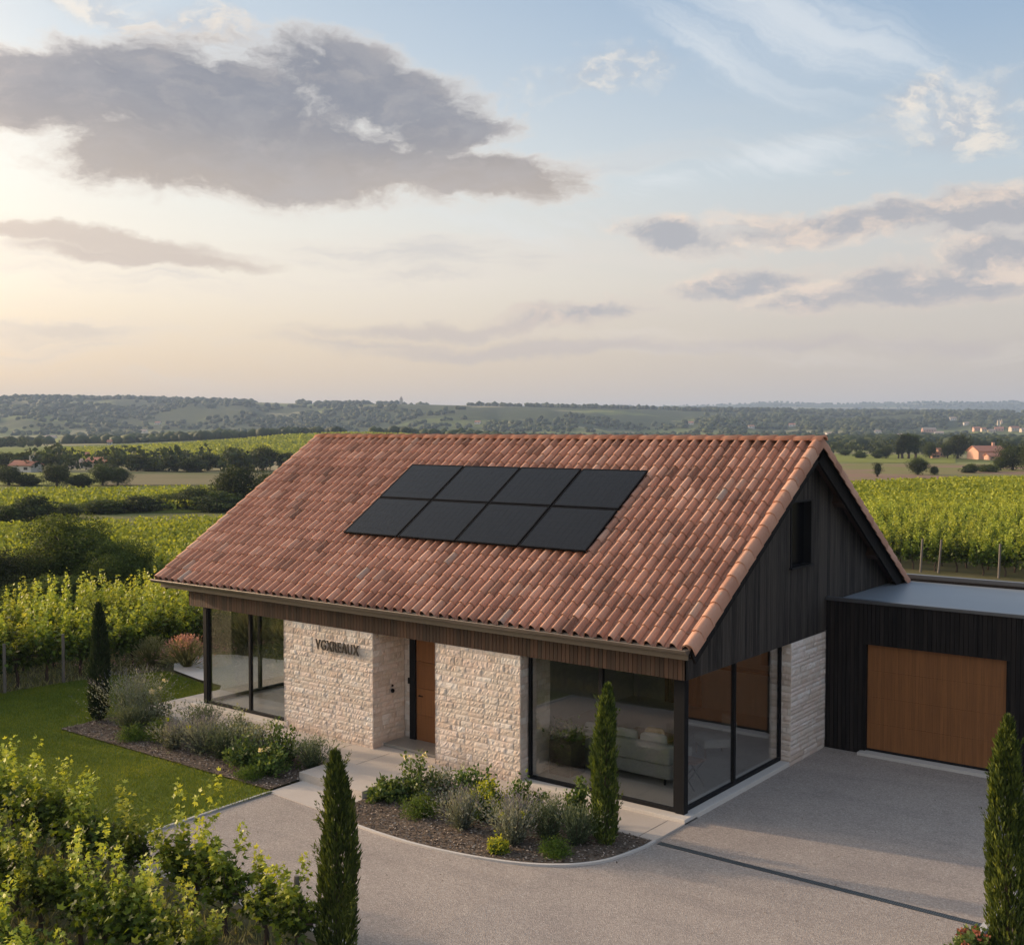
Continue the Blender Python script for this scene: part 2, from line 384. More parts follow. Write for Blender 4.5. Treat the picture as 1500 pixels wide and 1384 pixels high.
def glassmat():
    m = bpy.data.materials.new('window_glass'); m.use_nodes = True; nt = m.node_tree; t = NT(nt); nt.nodes.clear()
    out = t.n('ShaderNodeOutputMaterial'); tr = t.n('ShaderNodeBsdfTransparent'); tr.inputs[0].default_value = (.93, .94, .93, 1)
    gl = t.n('ShaderNodeBsdfGlossy'); gl.inputs['Roughness'].default_value = .015; gl.inputs['Color'].default_value = (.95, .97, 1, 1)
    lw = t.n('ShaderNodeLayerWeight'); lw.inputs[0].default_value = .5
    k = t.m('MULTIPLY_ADD', t.m('POWER', lw.outputs['Facing'], 2.4), .85, .075, clamp=True)
    mx = t.n('ShaderNodeMixShader'); t.put(mx.inputs[0], k); nt.links.new(tr.outputs[0], mx.inputs[1]); nt.links.new(gl.outputs[0], mx.inputs[2]); nt.links.new(mx.outputs[0], out.inputs[0])
    return m
M_GLASS = glassmat()
M_INWALL = plain('interior_plaster', (.36, .33, .29), .8)
M_INDARK = plain('interior_dark', (.012, .011, .010), .8)
M_FLOOR = mat('interior_screed', f_concrete((.24, .22, .19), (.32, .29, .25)), .3, .4, 0, .0005)
M_WALNUT = mat('walnut_panel', f_board((.12, .045, .018), (.19, .075, .03)), .5, .3, 0, .001)
M_SOFA = plain('sofa_fabric', (.24, .23, .21), .95, .1, 0, .10, 30)
M_CUSH = plain('cushion_fabric', (.31, .30, .27), .95, .1, 0, .08, 30)
M_CUSHO = plain('ochre_cushion', (.30, .20, .07), .95)
M_BARK = plain('bark', (.075, .055, .042), .95, .1, 0, .4, 14)
M_POST = plain('grey_post_timber', (.17, .15, .13), .9, .1, 0, .25, 12)
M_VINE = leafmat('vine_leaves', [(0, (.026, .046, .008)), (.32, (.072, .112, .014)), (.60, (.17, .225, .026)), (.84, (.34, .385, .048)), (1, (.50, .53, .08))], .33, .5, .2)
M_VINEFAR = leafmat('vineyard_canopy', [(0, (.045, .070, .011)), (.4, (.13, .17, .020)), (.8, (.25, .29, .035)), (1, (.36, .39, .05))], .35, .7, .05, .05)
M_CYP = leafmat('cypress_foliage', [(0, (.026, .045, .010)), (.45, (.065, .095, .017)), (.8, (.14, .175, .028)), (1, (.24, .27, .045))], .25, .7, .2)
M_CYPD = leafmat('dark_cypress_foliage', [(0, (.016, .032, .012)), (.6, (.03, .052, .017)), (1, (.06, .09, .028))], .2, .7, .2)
M_TREE = leafmat('tree_foliage', [(0, (.022, .034, .011)), (.45, (.040, .058, .016)), (.8, (.068, .090, .021)), (1, (.11, .135, .03))], .3, .7, .45, .12)
M_TREEG = leafmat('bright_tree_foliage', [(0, (.03, .05, .011)), (.5, (.062, .088, .016)), (1, (.14, .17, .03))], .35, .7, .3)
M_WOOD = leafmat('woodland_foliage', [(0, (.022, .034, .014)), (.5, (.040, .058, .020)), (1, (.085, .105, .034))], .15, .8, 0, .01)
M_SH = {
 'lavender': leafmat('lavender_foliage', [(0, (.08, .10, .07)), (.5, (.17, .19, .145)), (1, (.33, .34, .28))], .25, .8, .25),
 'lavender_flower': leafmat('lavender_spikes', [(0, (.10, .10, .14)), (1, (.22, .20, .27))], .25, .8, .2),
 'rosemary': leafmat('rosemary_foliage', [(0, (.04, .06, .03)), (.6, (.09, .12, .06)), (1, (.20, .23, .14))], .25, .8, .25),
 'glossy': leafmat('glossy_leaves', [(0, (.028, .055, .014)), (.6, (.07, .12, .028)), (1, (.18, .23, .06))], .3, .45, .25),
 'mound': leafmat('green_mound', [(0, (.035, .075, .012)), (.6, (.08, .14, .02)), (1, (.15, .21, .03))], .3, .7, .2),
 'silver': leafmat('silver_leaves', [(0, (.10, .125, .08)), (.6, (.20, .235, .15)), (1, (.36, .38, .27))], .3, .7, .25),
 'yellow': leafmat('yellow_bracts', [(0, (.22, .28, .03)), (1, (.50, .52, .05))], .4, .7, .1),
 'cream': leafmat('cream_petals', [(0, (.7, .6, .4)), (1, (.85, .78, .62))], .4, .7, .1),
 'pink': leafmat('pink_plumes', [(0, (.40, .19, .18)), (1, (.68, .42, .38))], .4, .8, .1),
 'red': leafmat('red_petals', [(0, (.28, .08, .06)), (1, (.45, .20, .15))], .4, .8, .1),
 'straw': leafmat('straw_grass', [(0, (.12, .13, .05)), (.5, (.24, .24, .10)), (1, (.42, .39, .22))], .35, .8, .15),
}

# ------------------------------------------------------------------ terrain
RIDGE_X = [-1200, -400, 0, 60, 160, 300, 450, 600, 760, 900, 1100, 1400, 2400]
RIDGE_Y = [575, 580, 585, 583, 586, 588, 592, 593, 596, 599, 603, 606, 600]
FAR_X = [-1200, 500, 760, 900, 1050, 1140, 1200, 1280, 1350, 1430, 1500, 2400]
FAR_Y = [598, 597, 596, 596, 594, 590, 593, 591, 590, 590, 589, 592]
def sm(x, a, b):
    t = np.clip((x-a)/(b-a), 0, 1); return t*t*(3-2*t)
def vnoise(x, y, seed=0):
    xi = np.floor(x); yi = np.floor(y); fx = x-xi; fy = y-yi; fx = fx*fx*(3-2*fx); fy = fy*fy*(3-2*fy)
    def h(a, b):
        n = np.sin(a*127.1+b*311.7+seed*74.7)*43758.5453; return n-np.floor(n)
    return (h(xi, yi)*(1-fx)+h(xi+1, yi)*fx)*(1-fy)+(h(xi, yi+1)*(1-fx)+h(xi+1, yi+1)*fx)*fy
def fbm(x, y, seed=0, o=4):
    s = 0; a = .5
    for i in range(o): s = s+a*vnoise(x*2**i, y*2**i, seed+i); a *= .5
    return s
def H(x, y):
    x = np.asarray(x, float); y = np.asarray(y, float)
    dx = x-CAM.x; dy = y-CAM.y
    al = dx*F2.x+dy*F2.y; la = dx*R2.x+dy*R2.y
    al1 = np.maximum(al, 1.); px = np.clip(750+FPX*la/al1, -1100, 2300)
    front = sm(al, 25, 60)
    left = 1-sm(px, 700, 1150)
    z = -.28*np.ones_like(al)
    z = z - left*2.7*sm(al, 34, 75)*1.0
    right = 1-left
    z = z + right*(.3*sm(al, 45, 62) - 3.0*sm(al, 122, 185))
    z = z + front*(1-sm(al, 900, 1500))*(fbm(x/90, y/90, 3)-.5)*1.2*sm(al, 120, 400)
    # rise of the far left vineyard
    z = z + 7.2*np.exp(-((px-500)/230)**2-((al-690)/190)**2)
    # hills
    ry = np.interp(px, RIDGE_X, RIDGE_Y); fy = np.interp(px, FAR_X, FAR_Y)
    D1 = 2500+250*np.sin(px/170.); rel = (fbm(px/70, al/420, 5)-.47)
    z1 = (CAM.z+(628-ry)/FPX*D1)
    g1 = sm(al, 1250, D1)*(1-.25*sm(al, D1, D1+900))
    z = z*(1-sm(al, 1200, 2000)) + (-3)*sm(al, 1200, 2000)
    z = z + (z1+3)*g1 + rel*30*sm(al, 1200, 1700)*(1-sm(al, D1-500, D1-40))
    D2 = 6200.; z2 = CAM.z+(628-fy)/FPX*D2
    g2 = sm(al, 4200, D2)
    z = z*(1-g2) + (z2+(fbm(px/40, al/900, 9)-.5)*9)*g2
    back = sm(-al, -20, 20)
    return z*(1-back)+(-.28)*back
def PT(px, d, dz=0):
    px = float(px); d = float(d)
    p = CAM+d*(F2+R2*((px-750)/FPX)); h = float(H(p.x, p.y)); return Vector((p.x, p.y, h+dz))
def gy(px, d):      # row of the ground in the photograph at depth d
    p = PT(px, d); return 628+(CAM.z-p.z)*FPX/d
def ground_at(px, y, d0=60, d1=3000):
    """first depth (metres) at which the ground lies at row y"""
    d = d0
    while d < d1:
        if gy(px, d) <= y: return d
        d *= 1.02
    return d1

def build_ground():
    A0 = np.concatenate([np.linspace(-180, -42, 36, endpoint=False), np.linspace(-42, 42, 300, endpoint=False), np.linspace(42, 180, 36, endpoint=False)])
    rad = np.concatenate([[0.], np.geomspace(4, 9500, 290)])
    A, Rr = np.meshgrid(np.radians(A0), rad)
    X = CAM.x+Rr*(np.cos(A)*F2.x+np.sin(A)*R2.x); Y = CAM.y+Rr*(np.cos(A)*F2.y+np.sin(A)*R2.y)
    Z = H(X, Y)
    n, m = A.shape
    i = np.arange(n-1)[:, None]*m; j = np.arange(m)[None, :]; j2 = (j+1) % m
    Fq = np.stack([i+j, i+j2, i+m+j2, i+m+j], -1).reshape(-1, 4)
    V = np.stack([X, Y, Z], -1).reshape(-1, 3)
    def fn(t, P, rn, oi):
        geo = t.t.nodes.new('ShaderNodeSeparateXYZ'); t.put(geo.inputs[0], P)
        d = t.vm('LENGTH', t.vm('SUBTRACT', P, tuple(CAM)))
        near = t.mix(t.noise(P, .9, 6, .65), (.075, .075, .028), (.15, .125, .07))
        near = t.mix(t.sstep(t.noise(P, 9, 4), .5, .7, 0, .6), near, (.085, .11, .025))
        v = t.n('ShaderNodeTexVoronoi'); wv = t.vm('ADD', t.vm('MULTIPLY', P, (.0052, .0075, 0)), t.vm('MULTIPLY', t.noise(P, .004, 2, .5, 1), (.6, .6, 0))); t.put(v.inputs['Vector'], wv); v.inputs['Scale'].default_value = 1
        sc = t.n('ShaderNodeSeparateColor'); t.put(sc.inputs[0], v.outputs['Color'])
        fld = t.ramp(sc.outputs[0], [(0, (.13, .145, .045)), (.2, (.19, .20, .06)), (.4, (.28, .25, .13)), (.6, (.12, .145, .04)), (.8, (.23, .24, .09)), (.9, (.34, .28, .17))], 'CONSTANT')
        fld = t.mix(t.noise(P, .08, 4), fld, t.mix(1, fld, (.7, .75, .7), 'MULTIPLY'))
        wood = t.mix(t.noise(P, .03, 5, .7), (.022, .034, .014), (.07, .085, .03))
        zz = t.m('ADD', geo.outputs[2], t.m('MULTIPLY', t.noise(P, .004, 4), 26))
        wmask = t.sstep(t.noise(P, .0035, 5, .6), .40, .45)
        onhill = t.sstep(zz, 14, 22)
        far = t.mix(t.m('MULTIPLY', onhill, wmask), fld, wood)
        return t.mix(t.sstep(d, 90, 190), near, far), t.noise(P, 12, 3)
    g = mesh_np('ground', V, Fq, None, mat('ground_soil', fn, .95, .1, 0, .02), True)
    tag(obj('ground', g), None, kind='structure')
build_ground()

def drape(name, pts, m, off=.2, nx=24, ny=24):
    """quad patch given by 4 corners (px, depth) draped on the terrain"""
    a, b, c, d = [Vector((p[0], p[1])) for p in pts]
    V = []
    for j in range(ny+1):
        for i in range(nx+1):
            u, v = i/nx, j/ny
            q = (a*(1-u)+b*u)*(1-v)+(d*(1-u)+c*u)*v
            V.append(tuple(PT(q.x, q.y, off)))
    k = nx+1
    Fq = [(j*k+i, j*k+i+1, (j+1)*k+i+1, (j+1)*k+i) for j in range(ny) for i in range(nx)]
    return tag(obj(name, mesh_np(name, V, Fq, None, m, True)), None, kind='structure')
def fieldmat(name, c1, c2, c3=None):
    def fn(t, P, rn, oi):
        n = t.noise(P, .25, 6, .65); c = t.mix(n, c1, c2)
        if c3: c = t.mix(t.sstep(t.noise(P, .03, 3), .45, .6), c, c3)
        return c, n
    return mat(name, fn, .95, .1, 0, .1)
M_FG = fieldmat('green_field', (.085, .12, .018), (.17, .20, .032))
M_FB = fieldmat('stubble_field', (.14, .12, .065), (.19, .165, .085), (.12, .125, .05))
M_FP = fieldmat('pink_field', (.17, .17, .055), (.21, .19, .07), (.24, .155, .105))
M_FY = fieldmat('yellow_green_field', (.16, .18, .035), (.22, .23, .05))

# ------------------------------------------------------------------ foliage kit
def basis(d, up=None, rng=RNG):
    d = d/np.linalg.norm(d, axis=1, keepdims=True)
    a = rng.normal(size=d.shape) if up is None else up
    s = np.cross(d, a); s /= np.linalg.norm(s, axis=1, keepdims=True)+1e-9
    return d, s, np.cross(s, d)
TPL_LEAF = (np.array([(0,0,0),(1,0,.0),(.25,.46,.14),(.8,.42,.08),(.25,-.46,.14),(.8,-.42,.08)]), [(0,1,3,2),(0,4,5,1)])
TPL_VINE = (np.array([(0,0,0),(.38,.20,.05),(1,0,-.02),(.38,-.20,.05),(-.02,.34,.10),(.52,.62,.04),(.44,.18,.05),(-.02,-.34,.10),(.52,-.62,.04),(.44,-.18,.05)]), [(0,3,2,1),(0,6,5,4),(0,7,8,9)])
TPL_THIN = (np.array([(0,0,0),(.5,.13,.02),(1,0,0),(.5,-.13,.02)]), [(0,3,2,1)])
TPL_OVAL = (np.array([(0,0,0),(.45,.30,.05),(1,0,0),(.45,-.30,.05)]), [(0,3,2,1)])
TPL_TUFT = (np.array([(-.5,-.38,0),(.45,-.5,.1),(.5,.4,0),(-.4,.5,-.1)]), [(0,1,2,3)])
def leaves(C, D, size, tpl, rnd, up=None, rng=RNG):
    T, Ff = tpl; d, s, n = basis(np.asarray(D, float), up, rng); N = len(C)
    size = np.broadcast_to(size, (N,))
    V = C[:, None, :]+size[:, None, None]*(T[None, :, 0:1]*d[:, None, :]+T[None, :, 1:2]*s[:, None, :]+T[None, :, 2:3]*n[:, None, :])
    Fq = np.array(Ff)[None]+(np.arange(N)*len(T))[:, None, None]
    return V.reshape(-1, 3), Fq.reshape(-1, 4), np.repeat(rnd, len(Ff))
def merge(parts):
    Vs, Fs, Rs = [], [], []; b = 0
    for V, Fq, r in parts: Vs.append(V); Fs.append(Fq+b); Rs.append(r); b += len(V)
    return np.concatenate(Vs), np.concatenate(Fs), np.concatenate(Rs)
def uvec(N, rng=RNG):
    v = rng.normal(size=(N, 3)); return v/np.linalg.norm(v, axis=1, keepdims=True)

# ------------------------------------------------------------------ the house
HX0, HX1 = -14.28, 0.0
DEP = 10.17
house = empty('house', (-7.15, 5.1, 0)); tag(house, 'stone and dark timber house with a terracotta tiled gable roof and glazed corners', 'house')
HO = Vector((-7.15, 5.1, 0))
def hpart(o):       # parts are modelled in world space; the parent sits at the base of its thing
    o.matrix_parent_inverse = Matrix.Translation(-o.parent.location) if o.parent and o.parent.type == 'EMPTY' else Matrix.Identity(4)
    return o
def part(mb, name, m, parent, **kw): return hpart(mb.build(name, m, parent, **kw))

ZE, ZR, YR, YE = 3.31, 7.02, 5.09, -.70
RX0, RX1 = -15.37, .575
SL = math.hypot(YR-YE, ZR-ZE); cs, sn = (YR-YE)/SL, (ZR-ZE)/SL
def roofpt(x, s, off, front=True):
    y = YE+s*cs-off*sn; z = ZE+s*sn+off*cs
    if not front: y = 2*YR-y
    return (x, y, z)
# roof deck
mb = MB(); T0 = -.05; T1 = -.20
for fr in (True, False):
    q = [roofpt(RX0+.02, .05, T1, fr), roofpt(RX1-.03, .05, T1, fr), roofpt(RX1-.03, SL, T1, fr), roofpt(RX0+.02, SL, T1, fr),
         roofpt(RX0+.02, .05, T0, fr), roofpt(RX1-.03, .05, T0, fr), roofpt(RX1-.03, SL, T0, fr), roofpt(RX0+.02, SL, T0, fr)]
    mb.hexa(q)
roof = part(mb, 'roof', M_UNDER, house)
# tiles
NC, NR = 60, 17
TW = (RX1-RX0)/NC; TL = SL/NR
prof = [(0, -.018), (.08, -.030), (.20, -.036), (.30, -.036), (.39, -.024), (.44, .014), (.50, .058), (.59, .086), (.71, .096), (.82, .086), (.905, .052), (.97, .002), (1.04, -.026)]
def tiles(front):
    mb = MB(); rng = random.Random(5 if front else 6)
    for j in range(NR):
        for i in range(NC):
            x0 = RX0+i*TW; jx = rng.uniform(-.006, .006); js = rng.uniform(-.012, .012); jt = rng.uniform(-.004, .006); tw = rng.uniform(-.006, .006)
            r = min(.955, max(0, rng.gauss(.54, .19)))
            if rng.random() < .018: r = rng.uniform(.95, 1)
            s0 = j*TL+js-(.035 if j else .055); s1 = min((j+1)*TL+.03, SL-.02)
            v = []
            for (s, lift, th) in ((s0, .022, 0), (s1, .0, 0), (s0, .022, -.018)):
                for k, (u, h) in enumerate(prof):
                    if s == s1: h = h*.86
                    uu = u if s == s0 else (u*.94+.03)
                    v.append(roofpt(x0+uu*TW+jx, s+tw*(u-.5), h+lift+th+jt, front))
            n = len(prof); f = []
            for k in range(n-1):
                q = (k, k+1, n+k+1, n+k); f.append(q if front else q[::-1])
                q = (2*n+k, 2*n+k+1, k+1, k); f.append(q if front else q[::-1])
            b0 = len(mb.r); mb.mesh(v, f, r); rp = max(0, r*.30-.03+rng.uniform(-.08, .08))    # pan tiles darker than cover tiles: channel shade painted into their colour
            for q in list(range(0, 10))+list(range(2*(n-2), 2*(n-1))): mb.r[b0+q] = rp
    # plain verge tiles down both gables
    for xe, sg in ((RX1, 1), (RX0, -1)):
        for j in range(NR):
            r = min(.9, max(.3, rng.gauss(.68, .13))); s0 = j*TL-.05; s1 = (j+1)*TL+.02; v = []
            pr = [(-.14, .03), (-.10, .075), (-.04, .10), (.03, .085), (.07, .04), (.085, -.06), (.085, -.15)]
            for s, lf in ((s0, .035), (s1, .0)):
                for u, h in pr: v.append(roofpt(xe+sg*u*(1 if s == s0 else .9), s, h+lf, front))
            for u, h in pr: v.append(roofpt(xe+sg*u*.8, s0, h-.02+.035, front))
            n = len(pr); f = []
            for k in range(n-1): f += [(k, k+1, n+k+1, n+k), (2*n+k, 2*n+k+1, k+1, k)]
            if (sg > 0) != front: f = [q[::-1] for q in f]
            mb.mesh(v, f, r)
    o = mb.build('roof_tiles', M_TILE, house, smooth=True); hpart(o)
    try: o.data.set_sharp_from_angle(angle=R(50))
    except Exception: pass
    return o
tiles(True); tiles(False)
mb = MB(); x = RX0-.08; rr = random.Random(3); rt = 0
while x < RX1+.05:
    L = .47; n = 9; v = []
    for xx, k, dz in ((x, .97, .0), (x+L, 1.10, .018)):
        for i in range(n):
            a = math.pi*(i/(n-1)); v.append((min(xx, RX1+.10), YR-math.cos(a)*.165*k, ZR-.02+math.sin(a)**.8*.105*k+dz))
    for i in range(n):
        a = math.pi*(i/(n-1)); v.append((min(x+L, RX1+.10), YR-math.cos(a)*.145, ZR-.02+math.sin(a)**.8*.085))
    f = [(i, n+i, n+i+1, i+1) for i in range(n-1)]+[(n+i, 2*n+i, 2*n+i+1, n+i+1) for i in range(n-1)]
    mb.mesh(v, [q[::-1] for q in f], rr.random()); x += L-.03
part(mb, 'ridge_tiles', M_RIDGE, house, smooth=True)
# bargeboards and soffit purlins
for fr in (True, False):
    for xa, xb in ((RX1-.075, RX1-.025), (RX0+.02, RX0+.06)):
        mb = MB(); q = [roofpt(xa, .02, -.40, fr), roofpt(xb, .02, -.40, fr), roofpt(xb, SL-.1, -.40, fr), roofpt(xa, SL-.1, -.40, fr),
             roofpt(xa, .02, -.035, fr), roofpt(xb, .02, -.035, fr), roofpt(xb, SL, -.035, fr), roofpt(xa, SL, -.035, fr)]
        mb.hexa(q); part(mb, 'bargeboard', M_BLACKW, house)
for fr, s in ((True, 2.0), (True, 4.6), (False, 2.0), (False, 4.6)):
    mb = MB(); q = [roofpt(.22, s, -.42, fr), roofpt(RX1-.09, s, -.42, fr), roofpt(RX1-.09, s+.2, -.42, fr), roofpt(.22, s+.2, -.42, fr),
                    roofpt(.22, s, -.203, fr), roofpt(RX1-.09, s, -.203, fr), roofpt(RX1-.09, s+.2, -.203, fr), roofpt(.22, s+.2, -.203, fr)]
    mb.hexa(q); part(mb, 'purlin', M_SOFFIT, house)
# gutters
for yy, sg in ((YE-.085, 1), (2*YR-YE+.085, -1)):
    mb = MB(); n = 9; rad = .085; x0, x1 = RX0-.13, (RX1-.02)
    for rr_, flip in ((rad, False), (rad-.012, True)):
        v = []
        for xx in (x0, x1):
            for i in range(n):
                a = math.pi+math.pi*i/(n-1); v.append((xx, yy+rr_*math.cos(a), ZE-.03+rr_*math.sin(a)))
        f = [(i, i+1, n+i+1, n+i) for i in range(n-1)]
        mb.mesh(v, f if flip else [q[::-1] for q in f])
    for s in (-1, 1): mb.tube([(x0, yy+s*rad, ZE-.03), (x1, yy+s*rad, ZE-.03)], .012, 6)
    for xx in (x0, x1): mb.poly([(xx, yy+rad*math.cos(math.pi+math.pi*i/8), ZE-.03+rad*math.sin(math.pi+math.pi*i/8)) for i in range(9)])
    k = x0+.4
    while k < x1:
        mb.box(k, k+.03, yy-rad-.006, yy+rad+.03, ZE-.035, ZE-.022); k += .8
    part(mb, 'gutter', M_GUTTER, house, smooth=False)
mb = MB(); mb.box(RX0+.07, RX1-.08, YE+.02, YE+.055, ZE-.235, ZE-.04); part(mb, 'eaves_board', M_GUTTER, house)
mb = MB(); mb.box(RX0+.07, RX1-.08, 2*YR-YE-.055, 2*YR-YE-.02, ZE-.235, ZE-.04)
part(mb, 'eaves_board', M_GUTTER, house)
mb = MB(); mb.box(RX0+.1, RX1-.1, YE+.06, -.30, ZE-.245, ZE-.22); part(mb, 'soffit', M_FASCIA, house)

# front timber band (vertical boards)
def boards_x(mb, x0, x1, yf, z0, z1, w=.098, gap=.010, th=.022, seed=1, ztop=None, d=-1):
    rg = random.Random(seed); x = x0
    while x < x1-.02:
        xe = min(x+w-gap, x1); zt = z1
        mb.box(x, xe, min(yf, yf-d*th), max(yf, yf-d*th), z0+rg.uniform(0, .004), zt, rg.random()); x += w
FB = -.29
mb = MB(); boards_x(mb, -14.62, .24, FB, 2.60, ZE-.246, seed=2); part(mb, 'timber_band', M_FASCIA, house)
mb = MB(); mb.box(-14.60, .215, FB+.024, FB+.2, 2.605, ZE-.25); mb.box(-14.6, .21, FB+.2, 0, 2.61, 2.66)
part(mb, 'band_backing', M_BLACKW, house)
# gable walls of vertical boards: z top follows the roof underside
def ztop(y):
    s = min(y, 2*YR-y)
    return ZE+(s-YE)/cs*sn-.21/cs
def gable(xf, d, y0, y1, zb_fn, seed, name):
    mb = MB(); rg = random.Random(seed); y = y0; th = .022; w = .098
    while y < y1-.02:
        ye = min(y+w-.010, y1)
        z0a = zb_fn((y+ye)/2)
        segs = [(z0a, None)]
        if name == 'gable_wall' and ye > WY0 and y < WY1: segs = [(z0a, WZ0), (WZ1, None)]
        yy0, yy1 = y, ye
        for za, zb in segs:
            a, b = (ztop(yy0), ztop(yy1)) if zb is None else (zb, zb)
            X0, X1 = sorted((xf, xf-d*th)); r = rg.random()
            mb.hexa([(X0, yy0, za), (X1, yy0, za), (X1, yy1, za), (X0, yy1, za), (X0, yy0, a), (X1, yy0, a), (X1, yy1, b), (X0, yy1, b)], r)
        y += w
    return mb
WY0, WY1, WZ0, WZ1 = 4.33, 5.40, 4.26, 5.66
mb = gable(.24, 1, -.29, DEP+.29, lambda y: 2.60 if y < 6.31 else 2.62, 4, 'gable_wall'); gw = part(mb, 'gable_wall', M_DARKW, house)
# core behind the boards, in pieces round the window
mb = MB()
def core(y0, y1, zb, zt=None, xa=.03, xb=.214):
    a, b = (ztop(y0)-.01, ztop(y1)-.01) if zt is None else (zt, zt)
    mb.hexa([(xa, y0, zb), (xb, y0, zb), (xb, y1, zb), (xa, y1, zb), (xa, y0, a), (xb, y0, a), (xb, y1, b), (xa, y1, b)])
core(-.26, WY0-.03, 2.61); core(WY0-.03, WY1+.03, 2.61, WZ0-.03); core(WY0-.03, YR, WZ1+.03); core(YR, WY1+.03, WZ1+.03); core(WY1+.03, DEP+.26, 2.61)
part(mb, 'gable_core', M_BLACKW, house)
mb = gable(-14.62, -1, -.29, DEP+.29, lambda y: 2.60, 9, 'side'); part(mb, 'gable_wall', M_DARKW, house)
mb = MB()
for a, b in ((-.26, YR), (YR, DEP+.26)):
    mb.hexa([(-14.595, a, 2.61), (-14.45, a, 2.61), (-14.45, b, 2.61), (-14.595, b, 2.61), (-14.595, a, ztop(a)-.01), (-14.45, a, ztop(a)-.01), (-14.45, b, ztop(b)-.01), (-14.595, b, ztop(b)-.01)])
part(mb, 'gable_core', M_BLACKW, house)
# gable window
mb = MB(); x0, x1 = .06, .262
mb.box(x0, x1, WY0-.028, WY0+.02, WZ0, WZ1); mb.box(x0, x1, WY1-.02, WY1+.028, WZ0, WZ1)
mb.box(x0, x1, WY0-.028, WY1+.028, WZ1, WZ1+.04); mb.box(x0, x1+.05, WY0-.06, WY1+.06, WZ0-.045, WZ0)
w = part(mb, 'gable_window', M_METAL, house)
mb = MB(); mb.box(.075, .085, WY0-.02, WY1+.02, WZ0, WZ1); mb.build('pane', plain('dark_pane', (.004, .004, .005), .25, .1), w)  # opaque pane; the dark of the unlit room is put into its colour
mb = MB(); mb.box(-.6, .02, WY0-.3, WY1+.3, WZ0-.3, WZ1+.12); part(mb, 'attic_room', M_INDARK, house)

# stone walls: courses of split blocks with a chiselled face
def stone_face(mb, O, U, N, W, Ht, seed=1, hmin=.08, hmax=.15, wmin=.10, wmax=.40, res=.036, proud=.016, amp=.0075):
    rg = np.random.default_rng(seed); O = np.array(O, float); U = np.array(U, float); N = np.array(N, float); Z = np.array((0, 0, 1.))
    z = 0.
    while z < Ht-.01:
        h = min(rg.uniform(hmin, hmax), Ht-z)
        if Ht-z-h < .05: h = Ht-z
        u = 0.
        while u < W-.01:
            w = min(rg.uniform(wmin, wmax), W-u)
            if W-u-w < .08: w = W-u
            g = .0025; a0, a1, b0, b1 = u+g, u+w-g, z+g, z+h-g
            nx = max(2, int((a1-a0)/res)); ny = max(2, int((b1-b0)/res)); pr = proud+rg.uniform(-.008, .010)
            r = rg.random(); base = len(mb.v)
            tx, ty = rg.uniform(-.005, .005), rg.uniform(-.005, .005)
            for j in range(ny+1):
                for i in range(nx+1):
                    e = i in (0, nx) or j in (0, ny)
                    p = (pr*.62 if e else pr+rg.normal()*amp*.6) + (0 if e else tx*(i/nx-.5)*2+ty*(j/ny-.5)*2)
                    uu = a0+(a1-a0)*i/nx; zz = b0+(b1-b0)*j/ny
                    if not e: uu += rg.normal()*res*.16; zz += rg.normal()*res*.16
                    q = O+U*uu+Z*zz+N*p; mb.v.append(tuple(q))
            kx = nx+1
            for j in range(ny):
                for i in range(nx):
                    q = (base+j*kx+i, base+j*kx+i+1, base+(j+1)*kx+i+1, base+(j+1)*kx+i)
                    mb.f.append(q); mb.r.append(r)
            u += w
        z += h
def stone_wall(x0, x1, y0, y1, z0, z1, faces, seed, name='stone_wall', **kw):
    """prism with stone skin on the given faces (f=front -y, r=+x, l=-x, b=+y)"""
    i = .03
    core_ = MB(); core_.box(x0+i, x1-i, y0+i, y1-i, z0, z1-.002)
    skin = MB(); h = z1-z0
    P0 = -.0
    if 'f' in faces: stone_face(skin, (x0, y0+i-.004, z0), (1, 0, 0), (0, -1, 0), x1-x0, h, seed, **kw)
    if 'r' in faces: stone_face(skin, (x1-i+.004, y0, z0), (0, 1, 0), (1, 0, 0), y1-y0, h, seed+1, **kw)
    if 'l' in faces: stone_face(skin, (x0+i-.004, y1, z0), (0, -1, 0), (-1, 0, 0), y1-y0, h, seed+2, **kw)
    if 'b' in faces: stone_face(skin, (x1, y1-i+.004, z0), (-1, 0, 0), (0, 1, 0), x1-x0, h, seed+3, **kw)
    w = part(core_, name, M_MORTAR, house); s = skin.build('stonework', M_STONE, w)
    return w
stone_wall(-10.90, -7.84, FB, .78, -.12, 2.598, 'frl', 20)
stone_wall(-5.96, -3.60, FB, .78, -.12, 2.598, 'frl', 40, wmin=.12, wmax=.50, hmin=.09, hmax=.19)
stone_wall(-.20, .255, 4.39, 6.31, -.12, 2.598, 'frl', 60, hmin=.07, hmax=.16, wmin=.25, wmax=.75, proud=.026)
stone_wall(-8.6, -7.62, .79, 1.1, -.12, 2.598, 'f', 80)
# large dressed blocks low on the right of the door
mb = MB(); mb.box(-5.99, -5.62, FB-.012, FB+.3, .08, .40, .5); mb.box(-5.985, -5.70, FB-.010, FB+.3, .68, .98, .4)
# walls hidden from the front
mb = MB(); mb.box(-14.28, 0, DEP-.2, DEP, -.12, 2.66); mb.box(-.2, -.02, 6.32, DEP-.2, -.12, 2.66); mb.box(-14.27, -14.1, 3.66, DEP-.2, -.12, 2.66)
part(mb, 'rear_wall', M_MORTAR, house)
mb = MB(); mb.box(-14.25, -.22, .02, DEP-.22, 2.62, 2.665); part(mb, 'ceiling', M_INWALL, house)
mb = MB(); mb.box(-14.2, -.03, .05, DEP-.2, -.06, -.004); part(mb, 'interior_floor', M_FLOOR, house)
